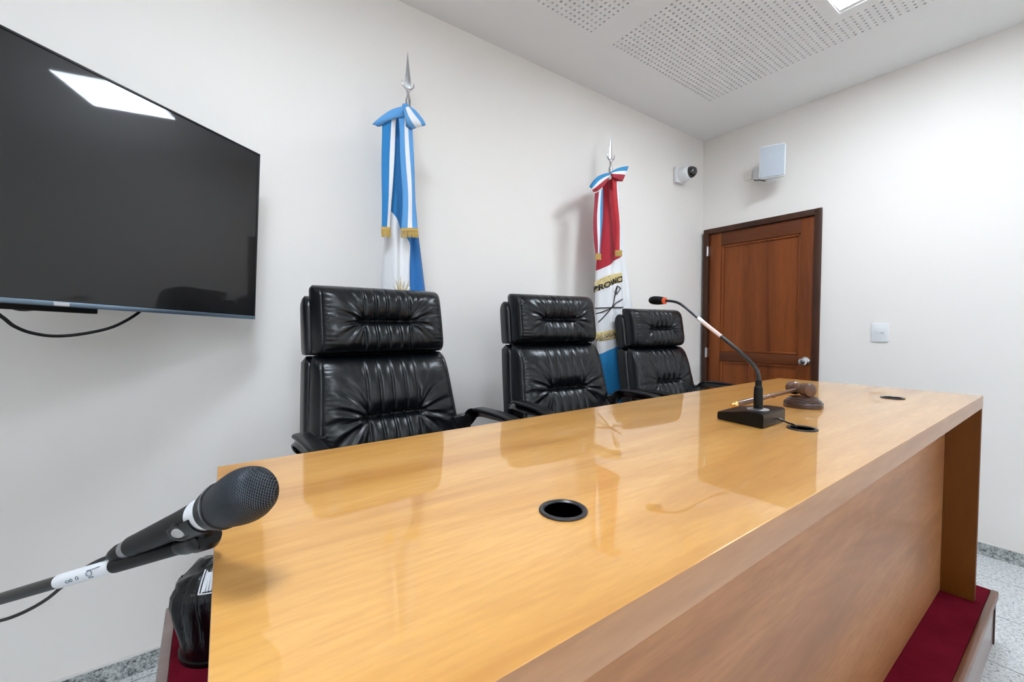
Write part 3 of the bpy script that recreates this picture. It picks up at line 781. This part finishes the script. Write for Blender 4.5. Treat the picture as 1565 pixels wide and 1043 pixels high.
pc = X(925, 540, yl - .04); pdv = X(954, 523, yl - .04)
span = (pa.z - k1 * pa.x) - (pc.z - k1 * pc.x)
M['flag_b'] = cloth_uv('red white and blue flag cloth', (-k1 / (3 * span), 1 / (3 * span), (-(pc.z - EYE) + k1 * pc.x) / (3 * span) + 1 / 3), [(0, (.015, .27, .62)), (1 / 3, WHT), (2 / 3, (.42, .008, .025))])
cloth('flag_cloth', [(A2, 0), (B2, 1)], [M['flag_b'], M['white_cloth']], f2)
def onA(u, v, off=.003):
    p = X(u, v, yl - .045); return Vector((p.x, A2.front(p.x, p.z) - off, p.z))
def bandgeo(name, ups, los, m, off=.0025):
    U_, L_ = smoothpts([(*q, 0) for q in ups], 8), smoothpts([(*q, 0) for q in los], 8); vs, fs = [], []
    for a, b in zip(U_, L_):
        for k in range(5): q = a.lerp(b, k / 4); vs.append(onA(q.x, q.y, off))
    for j in range(len(U_) - 1):
        for k in range(4): fs.append((j * 5 + k, j * 5 + k + 1, (j + 1) * 5 + k + 1, (j + 1) * 5 + k))
    o = pyobj(name, vs, fs, m, f2); s = o.modifiers.new('s', 'SOLIDIFY'); s.thickness = .0015; return o
bandgeo('gold_band', [(917, 430), (926, 422.5), (938, 419), (952, 416.5)], [(916, 447), (926, 438), (938, 434), (952, 431.5)], M['gold_cloth'])
bandgeo('gold_band', [(917, 509), (930, 505), (942, 501), (953, 496)], [(919, 523), (931, 519), (943, 514), (954, 508)], M['gold_cloth'])
def letters(txt, p0, p1, h, m, name, squeeze=1.0):
    """flat lettering laid on the cloth along pixel path p0->p1"""
    cu = bpy.data.curves.new('t', 'FONT'); cu.body = txt; cu.size = 1; cu.fill_mode = 'FRONT'; cu.extrude = 0; cu.offset = .03
    o = bpy.data.objects.new('t', cu); COL.objects.link(o); bpy.context.view_layer.update()
    me = bpy.data.meshes.new_from_object(o.evaluated_get(bpy.context.evaluated_depsgraph_get())); bpy.data.objects.remove(o)
    me.materials.clear()
    xs = [v.co.x for v in me.vertices]; w_ = max(xs) - min(xs); x0 = min(xs)
    for v in me.vertices:
        t = (v.co.x - x0) / w_; vv2 = v.co.y / .72
        u_ = p0[0] + (p1[0] - p0[0]) * t; bend = p0[1] + (p1[1] - p0[1]) * (1 - (1 - t) ** 1.6)
        v.co = onA(u_, bend - h * vv2, .0055)
    o = link(name, me, m, f2, False); s = o.modifiers.new('s', 'SOLIDIFY'); s.thickness = .001; return o
letters('PROVINCIA', (914.8, 446.5), (957.5, 429.5), 8.5, M['dark_ink'], 'lettering')
bm = bmesh.new()
def lance(p, q, r=.0036, n=9):
    tube(bm, [onA(p[0] + (q[0] - p[0]) * k / n, p[1] + (q[1] - p[1]) * k / n, .0045) for k in range(n + 1)], r, 6)
lance((916, 471), (952.5, 470)); lance((919, 493), (944, 446)); lance((917.5, 480), (951.5, 457.5))
lance((941, 448), (944.5, 437), .0028, 3); lance((944.5, 437), (948.5, 441), .0028, 3); lance((948.5, 441), (944, 450), .0028, 3); lance((941, 448), (944, 450), .0028, 2); lance((944.5, 439), (943.5, 447), .0024, 2)
bobj('lance_emblem', bm, M['dark_ink'], f2)
bm = bmesh.new()
for k in range(9):
    u0 = 920 + k * 3.9; v0 = 518 - k * 1.75
    if u0 < 952: lance((u0 - 1.2, v0 + 2.5), (u0 + 2.0, v0 - 5.0), .0024, 3); lance((u0 + 1, v0 + 1), (u0 + 3.2, v0 - 2.6), .002, 2)
bobj('band_marks', bm, M['block'], f2)
yr = yl - .07
ribbon('ribbon_tail', pr_([(909, 296, 0), (907, 330, 0), (908, 365, 0), (910, 390, 0)], yr), pr_([(922, 288, 0), (921, 320, 0), (919, 360, 0), (917.5, 390, 0)], yr), M['ribbon_red_l'], f2, .006, .036, .003)
ribbon('ribbon_tail', pr_([(935, 275, 0), (938, 310, 0), (941, 350, 0), (940, 385, 0)], yr - .01), pr_([(945, 272, 0), (946, 310, 0), (948, 350, 0), (950, 385, 0)], yr - .01), M['ribbon_red_s'], f2, .008, .036, .003, 1)
bow(f2, [(931, 264, 0), (922, 266, -.01), (911, 272, -.01), (903, 284, 0)], [(929, 276, 0), (924, 282, -.01), (916, 290, -.01), (908, 293, 0)], yr - .005, M['ribbon_red_r'])
bow(f2, [(932, 264, 0), (942, 258, -.01), (952, 255, -.01), (960, 254, 0)], [(934, 267, 0), (938, 272, -.01), (945, 275, -.01), (951, 277, 0)], yr - .02, M['ribbon_red_r'])
mklathe('bow_knot', [(0, -.02), (.013, -.016), (.018, 0), (.013, .016), (0, .02)], M['white_cloth'], f2, 16, Matrix.Translation(X(931, 270, yr)))
rebase(f2)

# ================================================================ WALL DEVICES
pc_ = P(1038, 268, 1, YW)
sx, sz = 3.125, EYE + 1.222
sc_ = thing('security_camera', (sx, YW, sz), 'white dome security camera with black lens on the back wall near the corner', 'camera')
mkbox('wall_plate', (-.062, -.035, -.062), (.062, -.001, .062), M['white'], sc_, .01)
My = Matrix.Rotation(pi / 2, 4, 'X')
mklathe('housing', [(0, .034), (.056, .034), (.060, .045), (.060, .095), (.055, .112), (.048, .118), (0, .118)], M['white'], sc_, 36, My)
mklathe('dome', [(.046, .116), (.045, .128), (.038, .146), (.024, .160), (.010, .166), (0, .167)], M['dome'], sc_, 36, My)
mklathe('lens', [(0, 0), (.016, 0), (.018, .008), (0, .008)], M['dark_grey'], sc_, 20, Matrix.Translation((-.012, -.158, .004)) @ My)

spx = Vector((3.30, 1.405, EYE + 1.185))
sp = thing('wall_speaker', (XW, 1.60, EYE + 1.12), 'small white loudspeaker with grey grille on a bracket above the wooden door', 'speaker')
nrm = Vector((-.90, -.42, -.10)).normalized(); sideV = Vector((0, 0, 1)).cross(nrm).normalized(); upV = nrm.cross(sideV)
Ms = Matrix((( sideV.x, nrm.x, upV.x, spx.x), (sideV.y, nrm.y, upV.y, spx.y), (sideV.z, nrm.z, upV.z, spx.z), (0, 0, 0, 1)))
bm = bmesh.new()      # tapered cabinet: front wide, back narrow
fr_, bk = (.080, .112), (.050, .095); vs = []
for (a, b), y in ((fr_, -.0), (fr_, -.03), (bk, -.135)): vs.append([bm.verts.new((s * a, y, t * b)) for s, t in ((-1, -1), (1, -1), (1, 1), (-1, 1))])
for a, b in zip(vs, vs[1:]):
    for i in range(4): bm.faces.new([a[i], a[(i + 1) % 4], b[(i + 1) % 4], b[i]])
bm.faces.new(vs[0]); bm.faces.new(vs[-1])
bmesh.ops.bevel(bm, geom=bm.edges[:], offset=.006, segments=2, affect='EDGES'); bm.transform(Ms); bobj('cabinet', bm, M['white'], sp)
mkbox('grille', (-.073, .001, -.105), (.073, .005, .105), M['spk_grille'], sp, .002, mtx=Ms)
bm = bmesh.new()
wpt = Vector((XW - .03, 1.575, EYE + 1.17)); low = Ms @ Vector((0, -.075, -.118))
box(bm, (XW - .07, 1.545, EYE + 1.13), (XW - .001, 1.60, EYE + 1.21), .005)
tube(bm, [wpt, wpt.lerp(low, .5) + Vector((0, 0, -.02)), low], .014, 12)
lathe(bm, [(0, -.012), (.030, -.012), (.034, 0), (.030, .012), (0, .012)], 24, Matrix.Translation(low))
bobj('bracket', bm, M['white'], sp)
mkbox('wall_plate', (XW - .010, 1.635, EYE + 1.16), (XW - .001, 1.695, EYE + 1.24), M['wall'], sp, .003)
mktube('cable', [(XW - .02, 1.585, EYE + 1.19), (XW - .055, 1.60, EYE + 1.17), (XW - .07, 1.585, EYE + 1.125), (XW - .10, 1.53, EYE + 1.105), low + Vector((.03, .02, -.005))], .0035, M['black'], sp, 8, 6)
rebase(sp)

sw = thing('light_switch', (XW, .829, EYE - .035), 'white square light switch plate on the right wall', 'light switch')
mkbox('plate', (-.009, -.043, -.060), (-.0005, .043, .060), M['white'], sw, .003)
mkbox('rocker', (-.012, -.024, -.012), (-.008, .024, .038), M['white'], sw, .0015)
mkbox('slot', (-.0125, -.022, -.004), (-.0118, -.004, 0.000), M['ivory'], sw)

# ================================================================ BIN
bx, byy = .022, 1.70
bn = thing('waste_bin', (bx, byy, ZP), 'black waste bin in a gathered black plastic bag, beside the left end of the desk', 'bin')
NS, vs, fs = 120, [], []
prof = [(.0, .0), (.110, .0), (.114, .012), (.1135, .03), (.117, .06), (.122, .11), (.127, .155), (.131, .185), (.129, .215), (.121, .232), (.117, .236), (.112, .246), (.090, .264), (.055, .282), (.025, .290), (0, .292)]
pp = []
for a, b in zip(prof, prof[1:]):
    for k in range(4): pp.append((a[0] + (b[0] - a[0]) * k / 4, a[1] + (b[1] - a[1]) * k / 4))
pp.append(prof[-1])
for r, z in pp:
    for k in range(NS):
        a = 2 * pi * k / NS; plt = sin(a * 13 + 2 * sin(a * 3) + z * 9) * .5 + sin(a * 29 + z * 20) * .3 + .5 * sin(a * 5 + z * 14)
        env = sstep((z - .02) / .05) * (.35 + .65 * sstep((.24 - abs(z - .16) * 2) / .24)); rr = r + .011 * math.copysign(abs(plt) ** .7, plt) * env * (1 if r > .03 else 0)
        zz = z + (.007 * sin(a * 4 + r * 60) if z > .235 and r < .115 else 0)
        vs.append((rr * cos(a), rr * sin(a), max(0, zz)))
for j in range(len(pp) - 1):
    for k in range(NS): fs.append((j * NS + k, j * NS + (k + 1) % NS, (j + 1) * NS + (k + 1) % NS, (j + 1) * NS + k))
bg = pyobj('bin_bag', vs, fs, M['bag'], bn, True, 80)
bm = bmesh.new(); lathe(bm, [(.112, .0005), (.117, .002), (.118, .016), (.113, .02), (.0, .02), (0, .0005)], 48); bobj('bin_rim', bm, M['black'], bn)
# white print on the bag: letters seen edge-on beside the desk
bm = bmesh.new()
def bagpt(a, z, off=.004):
    r = .125 if z < .236 else .125 - (z - .236) * 1.15; return Vector((max(r, .02) * cos(a) + off * cos(a), max(r, .02) * sin(a) + off * sin(a), z + off))
def stroke(a0, z0, a1, z1, r=.0022): tube(bm, [bagpt(a0 + (a1 - a0) * k / 5, z0 + (z1 - z0) * k / 5) for k in range(6)], r, 6)
aa = R(-118)
stroke(aa - .10, .285, aa, .238); stroke(aa, .283, aa + .06, .24); stroke(aa, .238, aa + .55, .238)
for q in range(7): stroke(aa + .08 + q * .08, .279, aa + .10 + q * .07, .242, .0036)
stroke(aa + .08, .278, aa + .5, .278)
bobj('bag_print', bm, M['white_paint'], bn)

# ================================================================ GOOSENECK MICROPHONE
gm = thing('gooseneck_microphone', (1.235, .565, ZT), 'black gooseneck conference microphone with a white banded neck, on the middle of the desk', 'microphone')
z0 = ZT + .0006
# wedge base: high edge near the viewer (small y), low edge toward the chairs
bxs = [(.498, .505)]; c = [(1.150, .500), (1.300, .507), (1.322, .640), (1.172, .632)]   # footprint corners: near-left, near-right, far-right, far-left
bm = bmesh.new(); rows = []
for t, h in ((0, .036), (.12, .0375), (.35, .037), (.6, .030), (.85, .0235), (1, .021)):
    a = Vector((*c[0], z0)).lerp(Vector((*c[3], z0)), t); b = Vector((*c[1], z0)).lerp(Vector((*c[2], z0)), t)
    rows.append([bm.verts.new(a), bm.verts.new(b), bm.verts.new(b + Vector((0, 0, h))), bm.verts.new(a + Vector((0, 0, h)))])
for a, b in zip(rows, rows[1:]):
    for i in range(4): bm.faces.new([a[i], a[(i + 1) % 4], b[(i + 1) % 4], b[i]])
bm.faces.new(rows[0]); bm.faces.new(rows[-1])
ed = [e for e in bm.edges]; bmesh.ops.bevel(bm, geom=ed, offset=.0022, segments=2, affect='EDGES')
bobj('base', bm, M['black'], gm)
sxx, syy, szz = 1.215, .541, ZT + .0375
mklathe('collar', [(0, 0), (.027, 0), (.027, .0025), (.014, .005), (0, .005)], M['alu'], gm, 28, Matrix.Translation((sxx, syy, szz - .001)))
mklathe('stem', [(.0118, .003), (.0120, .02), (.0108, .056), (.0100, .062), (.0082, .064), (.0082, .078), (.0055, .081), (0, .081)], M['black'], gm, 24, Matrix.Translation((sxx, syy, szz)))
def G(u, v): return P(u, v, 0, sxx)
npx = [(1166, 584), (1165, 577), (1161, 567), (1153, 557), (1143, 548), (1128, 535), (1102, 514.5)]
M['neck'] = mat('black neck', (.02, .02, .022), 0.28)
# straight vertical rise out of the stem then the bend
top = Vector((sxx, syy, szz + .072))
g = [G(*q) for q in npx]; dy = top.y - g[0].y; dz = top.z - g[0].z
g = [top] + [p + Vector((0, dy * (1 - k / 6), 0)) for k, p in enumerate(g[1:], 1)]
mktube('gooseneck', g, .0052, M['neck'], gm, 12, 8)
n2 = [G(1102, 514.5), G(1088, 503.5), G(1073, 491.5)]
mktube('label_band', n2, .0058, M['pinkish'], gm, 12, 4)
mktube('white_collar', [G(1074, 492.3), G(1067, 486.7)], .0062, M['white_paint'], gm, 12)
mktube('gooseneck', [G(1068, 487.5), G(1058, 479), G(1046, 469), G(1036, 463), G(1026, 460.5), G(1016, 460)], .0042, M['neck'], gm, 12, 8)
hA, hB = G(1017, 460), G(993, 459); ln = (hB - hA).length
mklathe('light_ring', [(.004, -.002), (.0112, 0), (.0115, .006), (.010, .008)], M['red'], gm, 24, aim(hA, hB))
mklathe('windscreen', [(.0100, .006), (.0125, .010), (.0142, ln * .45), (.0140, ln * .72), (.0110, ln * .93), (.006, ln * 1.01), (0, ln * 1.03)], M['black_matt'], gm, 24, aim(hA, hB))
mktube('cable', [(1.255, .5045, ZT + .012), (1.256, .496, ZT + .010), (1.252, .480, ZT + .006), (1.246, .468, ZT + .006), (1.242, .460, ZT + .001), (1.238, .448, ZT - .03), (1.236, .442, ZT - .12)], .0024, M['black'], gm, 8, 6)
rebase(gm)

# ================================================================ GAVEL AND BLOCK
sb = thing('sound_block', (1.585, .566, ZT), 'dark round stepped sound block on the desk under the gavel', 'sound block')
mklathe('block', [(0, .0005), (.054, .0005), (.055, .003), (.055, .015), (.0535, .018), (.049, .0185), (.0495, .022), (.047, .025), (.043, .0255), (.043, .029), (.039, .033), (.0, .033)], M['block'], sb, 56)
gv = thing('gavel', (1.585, .575, ZT + .033), 'brown wooden gavel resting its head on the round block', 'gavel')
hc = Vector((1.592, .578, ZT + .033 + .0245)); he = Vector((1.365, .688, ZT + .0095))
hd = (he - hc).normalized(); ax = Vector((0, 0, 1)).cross(hd).normalized()
if ax.y > 0: ax = -ax
a0 = hc - ax * .043
mklathe('head', [(0, 0), (.017, 0), (.0205, .003), (.0225, .010), (.0225, .020), (.0195, .023), (.0195, .026), (.0215, .028), (.0180, .034), (.0180, .052), (.0215, .058), (.0195, .060), (.0195, .063), (.0225, .066), (.0235, .078), (.0215, .084), (.017, .086), (0, .086)], M['gavel'], gv, 36, aim(a0, a0 + ax))
ln = (he - hc).length
mklathe('handle', [(.005, .014), (.0058, .03), (.0062, ln * .38), (.0085, ln * .40), (.0085, ln * .42), (.0062, ln * .44), (.0075, ln * .50), (.0092, ln * .70), (.0088, ln * .88), (.0075, ln * .93)], M['gavel'], gv, 24, aim(hc, he))
mklathe('ferrule', [(.0076, ln * .925), (.0090, ln * .93), (.0090, ln * .965), (.0075, ln * .975), (.0085, ln * .985), (.006, ln * 1.0), (0, ln * 1.005)], M['brass'], gv, 24, aim(hc, he))
rebase(gv)

# ================================================================ HANDHELD MICROPHONE ON BOOM
tipP, tailP = PD(400, 746, .420), PD(196, 838, .512)
mic = thing('handheld_microphone', tuple(tipP.lerp(tailP, .5)), 'black handheld microphone with mesh grille, clipped to a boom over the near desk corner', 'microphone')
Ax = aim(tipP, tailP); LN = (tailP - tipP).length
def mpt(t): return tipP.lerp(tailP, t / LN)
gl = Ax.to_3x3().inverted() @ (EYEV - tipP); gn = Vector((gl.x, gl.y, 0)).normalized(); gp = Vector((-gn.y, gn.x, 0))
def glathe(name, prof, m, parent, seg=48):
    vs, fs, uvs = [], [], []
    for j, (r, z) in enumerate(prof):
        for k in range(seg + 1):
            a = 2 * pi * k / seg; p = Vector((r * cos(a), r * sin(a), z)); vs.append(Ax @ p)
            uvs.append((p.dot(gp) * 18, (z + p.dot(gn) * .5) * 18))
    W = seg + 1
    for j in range(len(prof) - 1):
        for k in range(seg): fs.append((j * W + k, j * W + k + 1, (j + 1) * W + k + 1, (j + 1) * W + k))
    return pyobj(name, vs, fs, m, parent, True, 60, uvs)
glathe('grille', [(.0001, 0), (.008, .0003), (.015, .0012), (.0205, .0035), (.0243, .0085), (.0268, .016), (.0277, .024), (.0277, .030), (.0270, .038), (.0256, .048), (.0240, .057), (.0228, .062)], M['grille'], mic)
mklathe('grille_ring', [(.0225, .061), (.0242, .062), (.0242, .066), (.0215, .068), (.0226, .069), (.0218, .078), (.0205, .079)], M['black'], mic, 40, Ax)
mklathe('accent_ring', [(.0238, .0618), (.0249, .0625), (.0249, .0642), (.0238, .065)], M['dark_grey'], mic, 40, Ax)
mklathe('body', [(.0200, .078), (.0185, .086), (.0170, .105), (.0150, .14), (.0125, LN - .03), (.0122, LN - .012), (.0105, LN - .010)], M['black_matt'], mic, 40, Ax)
mklathe('label_tape', [(.0192, .082), (.0182, .092), (.0175, .104), (.0168, .1045), (.0185, .082)], M['white_paint'], mic, 40, Ax)
# facing side of the body for the switch
fdir = (EYEV - mpt(.1)); axd = (tailP - tipP).normalized(); fdir = (fdir - axd * fdir.dot(axd)).normalized(); dwn = axd.cross(fdir).normalized()
if dwn.z > 0: dwn = -dwn
def sw_m(t, off, dn): return mpt(t) + fdir * off + dwn * dn
bm = bmesh.new(); q = (fdir * .92 + dwn * .38).normalized()
Mq = Matrix.Translation(mpt(.119) + q * .0178) @ Matrix(((axd.x, axd.cross(q).x, q.x, 0), (axd.y, axd.cross(q).y, q.y, 0), (axd.z, axd.cross(q).z, q.z, 0), (0, 0, 0, 1)))
lathe(bm, [(0, 0), (1, 0), (.95, .16), (.8, .26), (.0, .30)], 28, Mq @ Matrix.Diagonal((.0105, .0062, .0105, 1))); bobj('switch', bm, M['ivory'], mic)
bm = bmesh.new(); lathe(bm, [(.8, -.25), (1, -.2), (1, .10), (.9, .14), (.80, .10)], 28, Mq @ Matrix.Diagonal((.0155, .0100, .0105, 1))); bobj('switch_surround', bm, M['black'], mic)
mklathe('connector_ring', [(.0098, LN - .013), (.0105, LN - .011), (.0105, LN + .004), (.0098, LN + .005)], M['steel'], mic, 28, Ax)
rebase(mic)
cb = thing('microphone_cable', tuple(tailP), 'thin black cable running from the handheld microphone down along the boom', 'cable')
mklathe('plug', [(0, LN + .0052), (.0098, LN + .0055), (.0098, LN + .020), (.0075, LN + .034), (.0045, LN + .044), (0, LN + .044)], M['black_matt'], cb, 28, Ax)
e0 = Ax @ Vector((0, 0, LN + .040))
mktube('cord', [e0, PD(142, 862, .545), PD(118, 878, .555), PD(95, 897, .560), PD(72, 916, .575), PD(45, 932, .59), PD(15, 945, .60), PD(-20, 955, .62), PD(-60, 972, .64), PD(-100, 1040, .66), PD(-118, 1150, .68)], .0024, M['black_matt'], cb, 8, 8)
rebase(cb)

bA, bB = PD(318, 822, .478), PD(0, 916, .605); bd = (bB - bA).normalized()
bE = bA + bd * .62
stx = Vector((bE.x, bE.y, 0))
stn = thing('microphone_stand', (stx.x, stx.y, 0), 'black boom microphone stand with a white tape label on its arm, at the left edge', 'microphone stand')
mktube('boom_arm', [bA + bd * .02, bE + bd * .12], .0082, M['black'], stn, 20)
mklathe('counterweight', [(0, 0), (.018, .002), (.020, .01), (.020, .07), (.018, .078), (0, .08)], M['black_matt'], stn, 24, aim(bE + bd * .08, bE + bd * .2))
def onboom(u, v):     # parameter along the boom nearest the viewing ray
    r = ray(u, v).normalized(); w0 = bA - EYEV; b_ = bd.dot(r); d_ = bd.dot(w0); e_ = r.dot(w0); return (b_ * e_ - d_) / (1 - b_ * b_)
t0, t1 = onboom(176, 868), onboom(92, 893)
ab = aim(bA, bB)
mklathe('tape_label', [(.0083, t0), (.0089, t0), (.0089, t1), (.0083, t1)], M['white_paint'], stn, 28, ab)
# faded handwriting on the tape
bm = bmesh.new(); fv = (EYEV - (bA + bd * (t0 + t1) / 2)); fv = (fv - bd * fv.dot(bd)).normalized(); dv = bd.cross(fv).normalized()
if dv.z > 0: dv = -dv
def tp(t, s): a = s / .0089; return bA + bd * t + (fv * cos(a) + dv * sin(a)) * .0093
Lt = t1 - t0
for a, s, ra, rs in ((.30, .001, .05, .0032), (.52, .0022, .022, .0020), (.63, .0028, .02, .0018), (.70, .0032, .035, .0016)):
    tube(bm, [tp(t0 + Lt * (a + ra * cos(q * pi / 6)), s + rs * sin(q * pi / 6)) for q in range(13)], .0005, 5)
tube(bm, [tp(t0 + Lt * .12, -.0035), tp(t0 + Lt * .2, -.003), tp(t0 + Lt * .34, -.0028)], .0005, 5)
tube(bm, [tp(t0 + Lt * .26, .0062), tp(t0 + Lt * .33, .006)], .0009, 5)
bobj('tape_writing', bm, M['ink'], stn)
mktube('foam_sleeve', [bA + bd * (t0 - .002), bA + bd * .035], .0096, M['black_matt'], stn, 20)
mklathe('clip_joint', [(0, -.012), (.008, -.011), (.0128, -.004), (.0130, .018), (.0115, .022), (.0118, .034), (.0100, .046), (0, .047)], M['black'], stn, 24, ab)
cm = mpt(.108); clipP = bA + bd * .002
bm = bmesh.new(); tube(bm, [clipP, clipP.lerp(mpt(.096), .5) + bd * .002, mpt(.096) - fdir * .0 + (clipP - mpt(.096)).normalized() * .017], [.0085, .0080, .0075], 14)
lathe(bm, [(.0188, .092), (.0208, .092), (.0190, .136), (.0168, .136), (.0188, .092)], 40, Ax)
lathe(bm, [(0, -.013), (.0065, -.013), (.0075, -.010), (.0075, .010), (.0065, .013), (0, .013)], 18, aim(clipP, clipP + fdir))
cl = bobj('clip', bm, M['black'], stn)
# open the clip's upper half
bm = bmesh.new(); bm.from_mesh(cl.data)
top_ = [v for v in bm.verts if (v.co - mpt(.1)).dot(-dwn) > .0035 and abs((v.co - tipP).dot(axd) - .114) < .03]
bmesh.ops.delete(bm, geom=top_, context='VERTS'); bm.to_mesh(cl.data); bm.free()
mktube('upright', [(stx.x, stx.y, .09), (stx.x, stx.y, bE.z)], .0095, M['black'], stn, 16)
mklathe('boom_clutch', [(0, -.022), (.022, -.022), (.024, -.018), (.024, .018), (.022, .022), (0, .022)], M['black_matt'], stn, 24, aim(bE, bE + bd.cross(Vector((0, 0, 1)))))
mklathe('hub', [(0, .07), (.02, .07), (.022, .10), (.018, .13), (0, .13)], M['black_matt'], stn, 20, Matrix.Translation((stx.x, stx.y, 0)))
for k in range(3):
    a = R(80) + k * 2 * pi / 3
    l_ = mktube('leg', [(stx.x + .018 * cos(a), stx.y + .018 * sin(a), .10), (stx.x + .26 * cos(a), stx.y + .26 * sin(a), .012)], .0065, M['black'], stn, 12)
    mktube('rubber_foot', [(stx.x + .245 * cos(a), stx.y + .245 * sin(a), .0175), (stx.x + .275 * cos(a), stx.y + .275 * sin(a), .010)], .0095, M['black_matt'], l_, 12)
rebase(stn)
